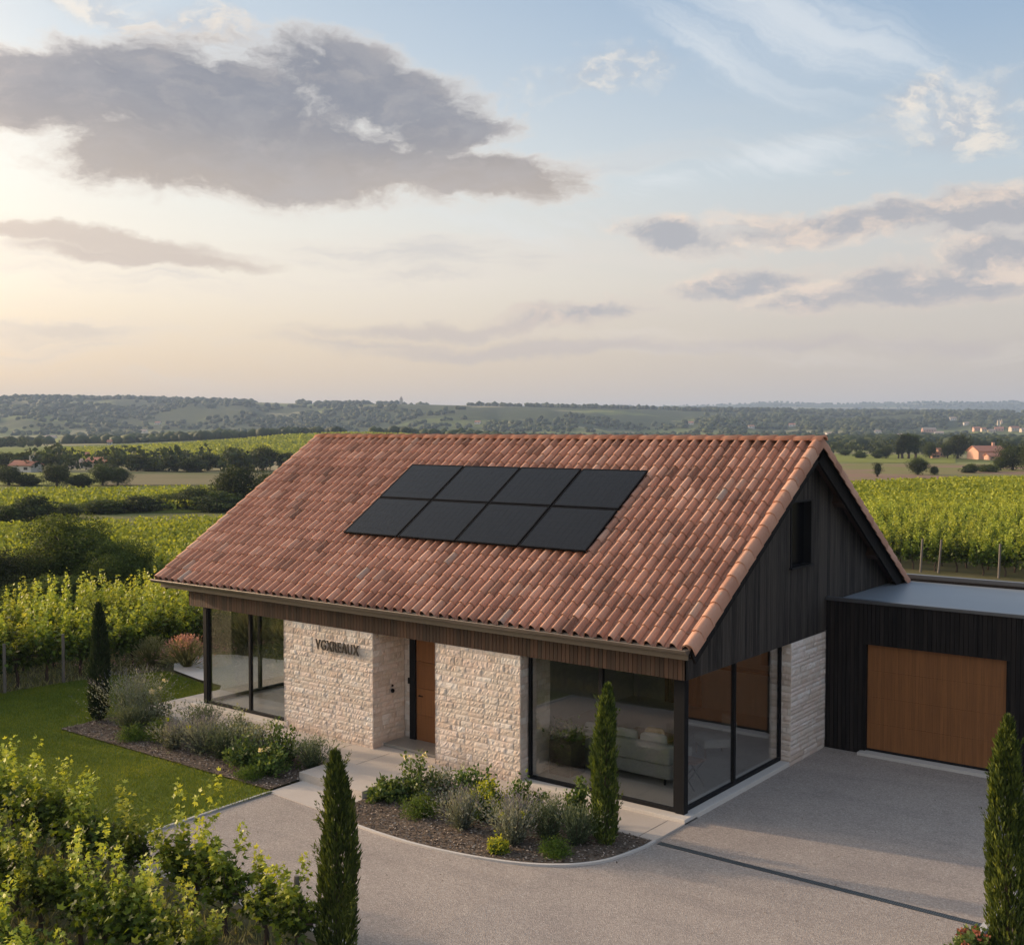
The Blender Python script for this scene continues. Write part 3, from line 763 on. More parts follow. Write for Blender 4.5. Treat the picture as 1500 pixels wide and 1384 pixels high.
# sill plinth all round the glazing
mb = MB(); mb.box(-3.60, .24, FB, .04, -.12, -.006); mb.box(-.02, .24, .04, 4.38, -.12, -.006)
part(mb, 'sill', M_SILL, house, bevel=.008)
mb = MB(); mb.box(-14.60, -10.90, FB, .04, -.12, -.006); mb.box(-14.60, -14.24, .04, 3.8, -.12, -.006); part(mb, 'sill', M_SILL, house, bevel=.008)
mb = MB(); mb.box(-7.84, -5.96, .62, 1.2, -.12, -.075); part(mb, 'threshold', M_PAVE, house)
mb = MB(); mb.box(-7.83, -5.97, FB+.21, 1.1, 2.55, 2.60); part(mb, 'porch_ceiling', M_FASCIA, house)
# interior walls
mb = MB(); mb.box(-10.9, -10.75, .78, 3.5, -.0, 2.615); mb.box(-10.74, -7.5, 3.3, 3.45, 0, 2.615); part(mb, 'partition_wall', M_INWALL, house)
mb = MB(); mb.box(-5.9, -5.75, .80, DEP-.25, 0, 2.61); mb.box(-5.72, -.25, 7.6, 7.75, 0, 2.61); part(mb, 'partition_wall', M_INWALL, house)
mb = MB()
for k in range(9): mb.box(-4.7+k*.12, -4.7+k*.12+.108, 7.53, 7.60, 0, 2.6, random.random())
part(mb, 'walnut_panelling', M_WALNUT, house)
mb = MB(); mb.box(-14.0, -10.95, 3.8, 3.9, 0, 2.61)
# windows
def glazing_x(x0, x1, y, mull, z1=2.61):
    mb = MB(); f = .055
    mb.box(x0, x1, y-.04, y+.04, -.004, .07); mb.box(x0, x1, y-.04, y+.04, z1-.06, z1)
    mb.box(x0, x0+f, y-.043, y+.043, .07, z1-.06); mb.box(x1-f, x1, y-.043, y+.043, .07, z1-.06)
    for m_, w in mull: mb.box(m_-w/2, m_+w/2, y-.043, y+.043, .07, z1-.06)
    w = part(mb, 'window', M_METAL, house, bevel=.004)
    xs = [x0+f]+[v for m_, ww in mull for v in (m_-ww/2, m_+ww/2)]+[x1-f]
    for i in range(0, len(xs), 2):
        g = MB(); g.box(xs[i], xs[i+1], y-.006, y+.006, .07, z1-.06); g.build('pane', M_GLASS, w)
def glazing_y(y0, y1, x, mull, z1=2.61):
    mb = MB(); f = .055
    mb.box(x-.04, x+.04, y0, y1, -.004, .07); mb.box(x-.04, x+.04, y0, y1, z1-.06, z1)
    mb.box(x-.043, x+.043, y0, y0+f, .07, z1-.06); mb.box(x-.043, x+.043, y1-f, y1, .07, z1-.06)
    for m_, w in mull: mb.box(x-.043, x+.043, m_-w/2, m_+w/2, .07, z1-.06)
    w = part(mb, 'window', M_METAL, house, bevel=.004)
    ys = [y0+f]+[v for m_, ww in mull for v in (m_-ww/2, m_+ww/2)]+[y1-f]
    for i in range(0, len(ys), 2):
        g = MB(); g.box(x-.006, x+.006, ys[i], ys[i+1], .07, z1-.06); g.build('pane', M_GLASS, w)
glazing_x(-3.58, -.09, 0, [(-1.80, .09)])
glazing_y(.09, 4.37, 0, [(2.15, .08)])
mb = MB(); mb.box(-.088, .10, -.07, .088, -.004, 2.612); part(mb, 'corner_post', M_METAL, house, bevel=.004)
glazing_x(-14.20, -10.92, 0, [(-12.48, .08)])
glazing_y(.09, 3.65, -14.28, [(1.80, .09)])
mb = MB(); mb.box(-14.34, -14.20, -.06, .088, -.004, 2.612); part(mb, 'corner_post', M_METAL, house, bevel=.004)
# entrance door
mb = MB(); mb.box(-7.62, -7.44, .70, .86, -.07, 2.55); mb.box(-6.12, -5.95, .70, .86, -.07, 2.55); mb.box(-7.44, -6.12, .70, .86, 2.47, 2.55); mb.box(-7.44, -6.12, .70, .86, -.07, -.035)
fr = part(mb, 'door_frame', M_METAL, house)
mb = MB(); z = -.03; k = 0
while z < 2.46:
    h = min(.625, 2.465-z); mb.box(-7.435, -6.125, .745, .80, z+.004, z+h-.004, [.3, .55, .2, .7][k % 4]); z += h; k += 1
door = part(mb, 'front_door', M_CEDAR, house)
mb = MB(); mb.tube([(-7.33, .745, 1.05), (-7.33, .69, 1.05), (-7.20, .69, 1.05)], .012, 8); mb.build('handle', M_METAL, door)
mb = MB(); mb.box(-7.71, -7.665, .735, .765, 1.28, 1.42); part(mb, 'entry_keypad', M_METAL, house)
mb = MB(); mb.tube([(-7.795, .30, 1.18), (-7.765, .30, 1.18)], .05, 12); mb.tube([(-7.80, .30, 1.30), (-7.77, .30, 1.30)], .025, 10); part(mb, 'intercom', M_METAL, house)

# ------------------------------------------------------------------ garage
garage = empty('garage', (3.4, 9, 0)); tag(garage, 'flat-roofed black timber garage with a cedar door, attached to the right gable', 'garage')
GX1, GY0, GY1, GZ = 7.4, 6.32, 11.4, 3.38
DX0, DX1, DZ0, DZ1 = 1.20, 4.20, -.02, 2.40
mb = MB(); rg = random.Random(8); x = .262
while x < GX1:
    xe = min(x+.086, GX1); r = rg.random()
    if xe > DX0 and x < DX1: mb.box(x, xe, GY0, GY0+.022, DZ1, GZ-.04, r)
    else: mb.box(x, xe, GY0, GY0+.022, -.12, GZ-.04, r)
    x += .096
gwl = part(mb, 'front_wall', M_BLACKW, garage)
mb = MB(); a = GY0+.024
mb.box(.262, DX0-.02, a, a+.2, -.12, GZ-.05); mb.box(DX1+.02, GX1-.03, a, a+.2, -.12, GZ-.05); mb.box(DX0-.02, DX1+.02, a, a+.2, DZ1+.02, GZ-.05)
mb.box(.3, GX1-.03, GY1-.2, GY1-.03, -.12, GZ-.05); mb.box(GX1-.23, GX1-.03, a+.2, GY1-.2, -.12, GZ-.05)
mb.box(DX0-.018, DX0-.002, GY0+.002, GY0+.2, DZ0, DZ1+.018)
mb.box(DX1+.002, DX1+.018, GY0+.002, GY0+.2, DZ0, DZ1+.018); mb.box(DX0-.002, DX1+.002, GY0+.002, GY0+.2, DZ1+.002, DZ1+.018)
part(mb, 'wall_core', M_BLACKW, garage)
mb = MB(); mb.box(.262, GX1-.05, GY0+.1, GY1-.15, 3.20, 3.27); part(mb, 'flat_roof', M_FLATROOF, garage)
mb = MB(); mb.box(.245, GX1+.03, GY0-.035, GY0+.11, GZ-.055, GZ+.02); mb.box(.245, GX1+.03, GY1-.12, GY1+.03, GZ-.055, GZ+.055); mb.box(GX1-.1, GX1+.035, GY0+.11, GY1-.12, GZ-.055, GZ+.02)
part(mb, 'parapet_coping', M_FLASH, garage, bevel=.008)
mb = MB(); mb.box(.30, GX1-.12, GY1-.14, GY1-.125, 3.27, GZ-.056); part(mb, 'parapet_upstand', M_BLACKW, garage)
mb = MB(); mb.box(.30, GX1-.12, GY0+.115, GY0+.13, 3.27, GZ-.056); part(mb, 'parapet_upstand', M_BLACKW, garage)
mb = MB(); x = DX0; rg = random.Random(2)
while x < DX1-.02:
    q = rg.uniform(.25, .75)
    for z0, z1 in ((.02, .60), (.603, 1.20), (1.203, 1.80), (1.803, 2.398)): mb.box(x+.001, min(x+.0765, DX1), GY0+.11, GY0+.14, z0, z1, min(1, max(0, q+rg.uniform(-.1, .1))))
    x += .077
gd = part(mb, 'garage_door', M_CEDAR, garage)
mb = MB(); mb.box(DX0, DX1, GY0+.141, GY0+.16, DZ0, 2.40); mb.box(DX0, DX1, GY0+.105, GY0+.141, -.03, .018); mb.build('door_backing', M_METAL, gd)
mb = MB(); mb.box(DX0-.12, DX1+.1, GY0-.19, GY0+.10, -.12, -.035); part(mb, 'threshold', M_KERB, garage, bevel=.006)

# ------------------------------------------------------------------ sign on the stone
sign = empty('house_sign', (-8.96, -.33, 2.04)); tag(sign, 'dark metal capital letters fixed high on the left stone wall', 'sign')
word = 'VGXREAUX'; M_LET = plain('letter_metal', (.05, .042, .036), .5, .4, .3)
x = 0; W0 = 1.44; xs = []; objs = []
for ch in word:
    cu = bpy.data.curves.new('letter', 'FONT'); cu.body = ch; cu.size = .34; cu.extrude = .014; cu.offset = .004
    to = bpy.data.objects.new('tmp', cu); COL.objects.link(to)
    me = bpy.data.meshes.new_from_object(to.evaluated_get(bpy.context.evaluated_depsgraph_get())); bpy.data.objects.remove(to)
    xx = [v.co.x for v in me.vertices]; objs.append((me, min(xx), max(xx)))
tot = sum(b-a for _, a, b in objs)+.035*(len(objs)-1); k = W0/tot; x = -W0/2
for me, a, b in objs:
    for v in me.vertices: v.co.x -= a
    me.materials.clear(); me.materials.append(M_LET); me.name = 'letter'
    o = obj('letter', me, sign); o.location = (x, -.014, 0); o.rotation_euler = (math.pi/2, 0, 0); o.scale = (k, 1, 1); x += (b-a+.035)*k

# ------------------------------------------------------------------ solar panels
pxs = [-10.27, -8.43, -6.60, -4.78, -2.93]; pss = [2.27, 3.80, 5.33]
rot = math.atan2(sn, cs)
proto = None
posn = [['in the lower row at the far left corner', 'in the lower row, second from the left', 'in the lower row, third from the left', 'in the lower row at the right corner'],
        ['in the upper row at the far left corner', 'in the upper row, second from the left', 'in the upper row, third from the left', 'in the upper row at the right corner']]
for j in range(2):
    for i in range(4):
        if proto is None:
            pr = empty('solar_panel'); w, h = 1.790, 1.495
            mb = MB(); t = .030
            mb.box(-w/2, w/2, -h/2, -h/2+t, 0, .04); mb.box(-w/2, w/2, h/2-t, h/2, 0, .04); mb.box(-w/2, -w/2+t, -h/2+t, h/2-t, 0, .04); mb.box(w/2-t, w/2, -h/2+t, h/2-t, 0, .04)
            mb.build('frame', M_PFRAME, pr)
            mb = MB(); mb.box(-w/2+t, w/2-t, -h/2+t, h/2-t, .004, .033); gp = mb.build('glass', M_PANEL, pr)
            mb = MB()
            for a in range(1, 10): xx = -w/2+w*a/10; mb.box(xx-.0025, xx+.0025, -h/2+.03, h/2-.03, .0332, .0342)
            for a in range(1, 6): yy = -h/2+h*a/6; mb.box(-w/2+.03, w/2-.03, yy-.0025, yy+.0025, .0345, .0352)
            mb.build('cell_lines', M_PCELL, gp)
            mb = MB()
            for s in (-.45, .45): mb.box(-w/2+.05, w/2-.05, s-.02, s+.02, -.06, -.002)
            mb.build('mounting_rail', M_METAL, pr)
            o = proto = pr
        else: o = copy_tree(proto)
        sm_ = (pss[j]+pss[j+1])/2; o.location = roofpt((pxs[i]+pxs[i+1])/2, sm_, .13); o.rotation_euler = (rot, 0, 0)
        tag(o, 'black solar panel on the tiled roof, '+posn[j][i], 'solar panel', 'solar panels on the roof')

# ------------------------------------------------------------------ interior things
def cushion(mb, c, s, r=0., n=6):
    v = []; f = []
    for j in range(n+1):
        for i in range(2*n):
            th = math.pi*j/n; ph = math.pi*i/n
            q = [math.copysign(abs(k)**.45, k) for k in (math.sin(th)*math.cos(ph), math.sin(th)*math.sin(ph), math.cos(th))]
            v.append((c[0]+q[0]*s[0]/2, c[1]+q[1]*s[1]/2, c[2]+q[2]*s[2]/2))
    for j in range(n):
        for i in range(2*n): f.append((j*2*n+i, (j+1)*2*n+i, (j+1)*2*n+(i+1) % (2*n), j*2*n+(i+1) % (2*n)))
    mb.mesh(v, f, r)
sofa = empty('sofa', (-2.2, 1.7, 0)); tag(sofa, 'long beige fabric sofa with its back to the front window', 'sofa')
def lp(mb, name, m, p, **k): return mb.build(name, m, p, **k)
mb = MB(); mb.box(-1.25, 1.25, -.45, .5, .12, .42); lp(mb, 'base', M_SOFA, sofa, bevel=.03)
mb = MB(); mb.box(-1.25, 1.25, -.5, -.28, .425, .82); lp(mb, 'backrest', M_SOFA, sofa, bevel=.04)
for s in (-1, 1):
    mb = MB(); mb.box(min(s*1.25, s*1.03), max(s*1.25, s*1.03), -.27, .5, .425, .62); lp(mb, 'armrest', M_SOFA, sofa, bevel=.03)
for k in range(3):
    mb = MB(); cushion(mb, (-.68+k*.68, .12, .5), (.67, .72, .18)); lp(mb, 'seat_cushion', M_CUSH, sofa, smooth=True)
for x_ in (-.7, 0, .7):
    mb = MB(); cushion(mb, (x_, -.18, .78), (.62, .2, .36)); lp(mb, 'back_cushion', M_CUSH, sofa, smooth=True)
for sx in (-1.1, 1.1):
    for sy in (-.4, .4):
        mb = MB(); mb.tube([(sx, sy, 0), (sx, sy, .13)], .025, 8); lp(mb, 'leg', M_METAL, sofa)
o = MB(); cushion(o, (0, 0, 0), (.44, .16, .36)); c = o.build('cushion', M_CUSHO, None, smooth=True); c.location = (-1.55, 1.66, .86); c.rotation_euler = (.3, 0, .2); tag(c, 'ochre scatter cushion propped on the beige sofa', 'cushion')
tb = empty('side_table', (-.62, 1.5, 0)); tag(tb, 'small side table with thin crossed legs beside the sofa', 'table')
mb = MB(); mb.box(-.22, .22, -.22, .22, .53, .56); lp(mb, 'table_top', M_WALNUT, tb)
for a, b in ((-1, 1), (1, -1)):
    for s in (-.2, .2):
        mb = MB(); mb.tube([(a*.2, s, 0), (b*.2, s, .53)], .014, 6); lp(mb, 'leg', M_METAL, tb)
ac = empty('armchair', (-1.3, 3.8, 0), 2.4); tag(ac, 'pale armchair on wooden legs deep in the living room', 'armchair')
mb = MB(); mb.box(-.35, .35, -.35, .35, .25, .44); lp(mb, 'seat', M_CUSH, ac, bevel=.04)
mb = MB(); mb.box(-.35, .35, -.42, -.30, .30, .86); lp(mb, 'backrest', M_CUSH, ac, bevel=.04)
for sx in (-.3, .3):
    for sy in (-.3, .3):
        mb = MB(); mb.tube([(sx, sy, 0), (sx, sy, .26)], .02, 8); lp(mb, 'leg', M_WALNUT, ac)
ct = empty('coffee_table', (-2.6, 3.3, 0)); tag(ct, 'low dark coffee table in front of the sofa', 'table')
mb = MB(); mb.box(-.6, .6, -.35, .35, .32, .37); lp(mb, 'table_top', M_WALNUT, ct)
for sx in (-.5, .5):
    for sy in (-.28, .28):
        mb = MB(); mb.tube([(sx, sy, 0), (sx, sy, .32)], .02, 8); lp(mb, 'leg', M_METAL, ct)
tv = MB(); tv.box(-1.9, -.75, 7.46, 7.52, 1.35, 2.0); tvo = tv.build('television', plain('screen_black', (.006, .006, .007), .2, .5)); tag(tvo, 'black television on the panelled back wall', 'television')
sh = empty('wall_shelf', (-2.9, 7.35, 1.15)); tag(sh, 'wooden shelf on the back wall of the living room', 'shelf')
mb = MB(); mb.box(-.9, 2.2, -.16, .16, 0, .06); lp(mb, 'board', M_WALNUT, sh)
mb = MB(); mb.box(-.8, -.76, -.1, .16, -.2, 0); mb.box(2.0, 2.04, -.1, .16, -.2, 0); lp(mb, 'bracket', M_METAL, sh)
vz = MB(); n = 12
pr = [(0, 0), (.07, .0), (.10, .12), (.08, .24), (.035, .32), (.045, .38)]
v = [(r_*math.cos(2*math.pi*i/n), r_*math.sin(2*math.pi*i/n), z_) for r_, z_ in pr for i in range(n)]
vz.mesh(v, [(j*n+i, j*n+(i+1) % n, (j+1)*n+(i+1) % n, (j+1)*n+i) for j in range(len(pr)-1) for i in range(n)])
vo = vz.build('vase', M_CUSH, smooth=True); vo.location = (-2.6, 7.35, 1.211); tag(vo, 'pale vase standing on the wooden wall shelf', 'vase')
pl = empty('planter', (-3.15, .75, 0)); tag(pl, 'dark square planter with a leafy plant behind the front window', 'planter')
mb = MB(); mb.box(-.28, .28, -.28, .28, 0, .72); lp(mb, 'pot', plain('planter_brown', (.045, .03, .02), .7), pl, bevel=.02)
N = 260; C = RNG.normal(size=(N, 3))*np.array([.16, .16, .12])+np.array([0, 0, .86]); D = uvec(N)+np.array([0, 0, .6])
obj('foliage', mesh_np('foliage', *leaves(C, D, .12, TPL_OVAL, RNG.random(N)), M_SH['glossy']), pl)

# ------------------------------------------------------------------ drive, paths, lawn, beds
def zdr(x): return -.10-.15*min(1, max(0, (-.5-x)/5.0))
def sheet(name, pts, zf, m, cuts=(), th=0):
    bm = bmesh.new(); vs_ = [bm.verts.new((x, y, 0)) for x, y in pts]; bm.faces.new(vs_)
    for cx in cuts: bmesh.ops.bisect_plane(bm, geom=bm.verts[:]+bm.edges[:]+bm.faces[:], plane_co=(cx, 0, 0), plane_no=(1, 0, 0))
    bmesh.ops.triangulate(bm, faces=bm.faces[:])
    if th:
        r = bmesh.ops.extrude_face_region(bm, geom=bm.faces[:]); nv = [g for g in r['geom'] if isinstance(g, bmesh.types.BMVert)]
        ns = set(nv)
        for v in bm.verts: v.co.z = zf(v.co.x) - (0 if v in ns else th)
    else:
        for v in bm.verts: v.co.z = zf(v.co.x)
    bmesh.ops.recalc_face_normals(bm, faces=bm.faces[:])
    if not th and bm.faces[:] and bm.faces[0].normal.z < 0: bmesh.ops.reverse_faces(bm, faces=bm.faces[:])
    me = bpy.data.meshes.new(name); bm.to_mesh(me); bm.free(); me.materials.append(m)
    return tag(obj(name, me), None, kind='structure')
drive = [(-7.62, -3.46), (-7.62, -7.40), (-.95, -7.55), (-.55, -8.05), (-.5, -20), (5.85, -20), (5.85, -1.2), (6.05, .42), (9.5, .6), (9.5, 6.32), (.24, 6.32), (.24, -1.9), (0, -2.85), (-.67, -3.52), (-1.86, -3.88), (-3.38, -3.98), (-5.05, -3.80), (-5.9, -3.46)]
sheet('driveway', drive, zdr, M_DRIVE, (-.5, -5.5))
zl = -.23
lawn_poly = [(-20.4, -7.5), (-7.66, -7.5), (-7.66, -3.42), (-15.7, -3.42), (-15.7, -1.40), (-15.52, -1.40), (-15.52, 1.2), (-15.9, 1.9), (-17.2, 2.0), (-19.3, 2.35), (-19.9, 1.5), (-20.35, 0), (-20.6, -2.2)]
sheet('lawn', lawn_poly, lambda x: zl, M_LAWN)
sheet('terrace', [(-15.5, -1.38), (.24, -1.38), (.24, .2), (-15.5, .2)], lambda x: -.074, M_PAVE, (), .2)
sheet('side_terrace', [(-15.5, .2), (-14.2, .2), (-14.2, 8), (-15.5, 8)], lambda x: -.074, M_PAVE, (), .2)
sheet('landing', [(-7.87, -2.5), (-5.86, -2.62), (-5.86, -1.38), (-7.87, -1.38)], lambda x: -.074, M_PAVE, (), .2)
sheet('lower_step', [(-7.76, -3.45), (-5.86, -3.60), (-5.86, -2.5), (-7.76, -2.45)], lambda x: -.238, M_PAVE, (), .1)
sheet('porch_floor', [(-7.84, .2), (-5.96, .2), (-5.96, .7), (-7.84, .7)], lambda x: -.076, M_PAVE, (), .1)
pp = [(-15.52, 1.3), (-16.3, 2.05), (-17.5, 2.15), (-19.2, 2.5), (-20.0, 3.1), (-20.5, 4.6), (-19.6, 5.2), (-17.5, 5.6), (-15.52, 6.2)]
sheet('garden_path', pp, lambda x: -.19, M_SILL)
zb = lambda x: -.16 if x < -5.9 else zdr(x)+.02
bedR = [(-5.83, -3.40), (-5.05, -3.72), (-3.38, -3.90), (-1.86, -3.80), (-.70, -3.45), (-.05, -2.82), (.18, -1.9), (.19, -1.40), (-5.83, -1.40)]
def soilsheet(name, poly, z, seed):
    # gently mounded soil
    xs = [p[0] for p in poly]; ys = [p[1] for p in poly]
    sheet(name, poly, z, M_SOIL, [min(xs)+k*.6 for k in range(1, int((max(xs)-min(xs))/.6)+1)])
soilsheet('planting_bed', bedR, lambda x: zdr(x)+.02, 1)
bedL = [(-15.68, -3.38), (-7.80, -3.38), (-7.90, -1.40), (-15.68, -1.40)]
soilsheet('planting_bed', bedL, lambda x: -.215, 2)
bedC = [(5.97, -16), (9.5, -16), (9.5, .45), (6.12, .30), (5.97, -1.2)]
soilsheet('planting_bed', bedC, lambda x: -.10, 3)
def inside(poly, x, y):
    c = np.zeros(len(x), bool); n = len(poly)
    for i in range(n):
        x0, y0 = poly[i]; x1, y1 = poly[(i+1) % n]
        k = ((y0 > y) != (y1 > y)) & (x < (x1-x0)*(y-y0)/(y1-y0+1e-12)+x0); c ^= k
    return c
def scatter(poly, N):
    xs = [p[0] for p in poly]; ys = [p[1] for p in poly]
    x = RNG.uniform(min(xs), max(xs), N); y = RNG.uniform(min(ys), max(ys), N); k = inside(poly, x, y); return x[k], y[k]
# kerbs
def kerb(name, pts, w, z0, h, m=M_KERB, cat=None):
    mb = MB()
    pts = [Vector((*p, 0)) for p in pts]; L = []; Rr_ = []
    for i, p in enumerate(pts):
        d = (pts[min(i+1, len(pts)-1)]-pts[max(i-1, 0)]).normalized(); nrm = Vector((-d.y, d.x, 0)); L.append(p+nrm*w/2); Rr_.append(p-nrm*w/2)
    for i in range(len(pts)-1):
        a, b, c, d = L[i], Rr_[i], Rr_[i+1], L[i+1]
        za = z0(pts[i].x); zb_ = z0(pts[i+1].x)
        g = .0015
        mb.hexa([(a.x, a.y, za-.2), (b.x, b.y, za-.2), (c.x, c.y, zb_-.2), (d.x, d.y, zb_-.2), (a.x, a.y, za+h), (b.x, b.y, za+h), (c.x, c.y, zb_+h), (d.x, d.y, zb_+h)])
    o = mb.build(name, m); o['kind'] = 'structure'; return o
def smoothpts(P, n=6):
    out = []
    for i in range(len(P)-1):
        p0 = P[max(i-1, 0)]; p1 = P[i]; p2 = P[i+1]; p3 = P[min(i+2, len(P)-1)]
        for k in range(n):
            t = k/n
            out.append(tuple(.5*((2*p1[a])+(-p0[a]+p2[a])*t+(2*p0[a]-5*p1[a]+4*p2[a]-p3[a])*t*t+(-p0[a]+3*p1[a]-3*p2[a]+p3[a])*t**3) for a in (0, 1)))
    return out+[P[-1]]
kerb('bed_kerb', smoothpts([(-5.88, -3.48), (-5.05, -3.76), (-3.38, -3.94), (-1.86, -3.84), (-.68, -3.48), (-.02, -2.82), (.22, -1.9), (.24, -1.38)]), .06, zdr, .035)
kerb('lawn_kerb', [(-7.72, -3.42), (-7.64, -7.45)], .06, lambda x: -.25, .03)
kerb('vineyard_kerb', smoothpts([(-7.64, -7.45), (-4, -7.48), (-1.3, -7.52), (-.75, -7.75), (-.56, -8.4), (-.5, -12)]), .06, zdr, .012)
kerb('drive_kerb', smoothpts([(5.9, -14), (5.9, -5), (5.9, -1.3), (6.0, -.2), (6.08, .36), (9.5, .5)]), .1, lambda x: -.10, .04)
# paving joints of the front path
mb = MB()
for xx in np.arange(-14.5, .2, 1.2): mb.box(xx-.006, xx+.006, -1.36, FB-.03, -.0735, -.0715)
o = mb.build('paving_joints', plain('joint_sand', (.20, .17, .14), .9)); o['kind'] = 'structure'
# drainage channel
dr = empty('drainage_channel', (3.0, -1.39, -.10)); tag(dr, 'narrow dark grey slotted drain running across the driveway', 'drain')
mb = MB()
mb.box(-2.68, 2.85, -.065, -.05, -.02, .008); mb.box(-2.68, 2.85, .05, .065, -.02, .008); mb.box(-2.68, 2.85, -.05, .05, -.02, .0042); mb.build('channel', plain('channel_steel', (.055, .065, .07), .5, .4, .3), dr)
mb = MB(); k = -2.67
while k < 2.83: mb.box(k, k+.018, -.049, .049, .0045, .007); k += .034
mb.build('grate', plain('grate_steel', (.12, .135, .14), .45, .5, .4), dr)
# mulch chips
parts = []
for poly, z in ((bedR, zb), (bedL, lambda x: -.210), (bedC, lambda x: -.09)):
    x, y = scatter(poly, 9000 if poly is not bedC else 6000)
    C = np.stack([x, y, np.array([z(a) for a in x])+.012], -1); D = RNG.normal(size=(len(x), 3))*np.array([1, 1, .25]); up = np.tile([0, 0, 1.], (len(x), 1))+RNG.normal(size=(len(x), 3))*.35
    parts.append(leaves(C, D, RNG.uniform(.025, .07, len(x)), TPL_OVAL, RNG.random(len(x)), up))
tag(obj('mulch', mesh_np('mulch', *merge(parts), M_CHIP)), 'brown bark and stone mulch covering the planting beds', 'mulch', kind='stuff')
x, y = scatter([(-7.4, -7.3), (5.7, -11), (5.7, -1), (9, .8), (9, 6.1), (.5, 6.1), (.5, -2.2), (-1.9, -4.1), (-7.4, -4.0)], 420)
C = np.stack([x, y, np.array([zdr(a) for a in x])+.012], -1)
tag(obj('fallen_leaves', mesh_np('fallen_leaves', *leaves(C, RNG.normal(size=(len(x), 3))*np.array([1, 1, .15]), RNG.uniform(.02, .05, len(x)), TPL_OVAL, RNG.random(len(x)), np.tile([0, 0, 1.], (len(x), 1))+RNG.normal(size=(len(x), 3))*.2), M_CHIP)), 'dry leaves and grit scattered on the driveway', 'leaves', kind='stuff')
# grass blades of the lawn
x, y = scatter(lawn_poly, 190000)
C = np.stack([x, y, np.full(len(x), zl-.005)], -1); D = RNG.normal(size=(len(x), 3))*.45; D[:, 2] = 1
rn = np.clip(RNG.normal(.45, .22, len(x))+(fbm(x*.8, y*.8, 2)-.47)*.9, 0, 1)
T3 = (np.array([(0, -.10, 0), (0, .10, 0), (1, 0, 0)]), [(0, 1, 2)])
def leaves3(C, D, size, T, rnd):
    Tm, _ = T; d, s, n = basis(D); V = C[:, None, :]+size[:, None, None]*(Tm[None, :, 0:1]*d[:, None, :]+Tm[None, :, 1:2]*s[:, None, :])
    return V.reshape(-1, 3), np.arange(len(C)*3).reshape(-1, 3), rnd
tag(obj('lawn_grass', mesh_np('lawn_grass', *leaves3(C, D, RNG.uniform(.04, .075, len(x)), T3, rn), M_BLADE)), 'short mown green grass of the lawn', 'grass', kind='stuff')
# rough grass between the vines
gp = [(-20.7, -7.6), (-20.7, -2), (-20.4, 0), (-19.95, 1.6), (-20.2, 4.2), (-15.6, 6), (-15.6, 22), (-33, 22), (-33, -7.6)]
x, y = scatter(gp, 60000); x2, y2 = scatter([(-24, -7.7), (-1.2, -7.75), (-1.2, -16), (-24, -16)], 30000)
x = np.concatenate([x, x2]); y = np.concatenate([y, y2])
C = np.stack([x, y, H(x, y)-.02], -1); D = RNG.normal(size=(len(x), 3))*.5; D[:, 2] = 1
tag(obj('rough_grass', mesh_np('rough_grass', *leaves3(C, D, RNG.uniform(.08, .28, len(x))*(.5+fbm(x*.5, y*.5, 8)), T3, RNG.random(len(x))), M_SH['straw'])), 'rough straw-green grass and weeds under the vines', 'grass', kind='stuff')

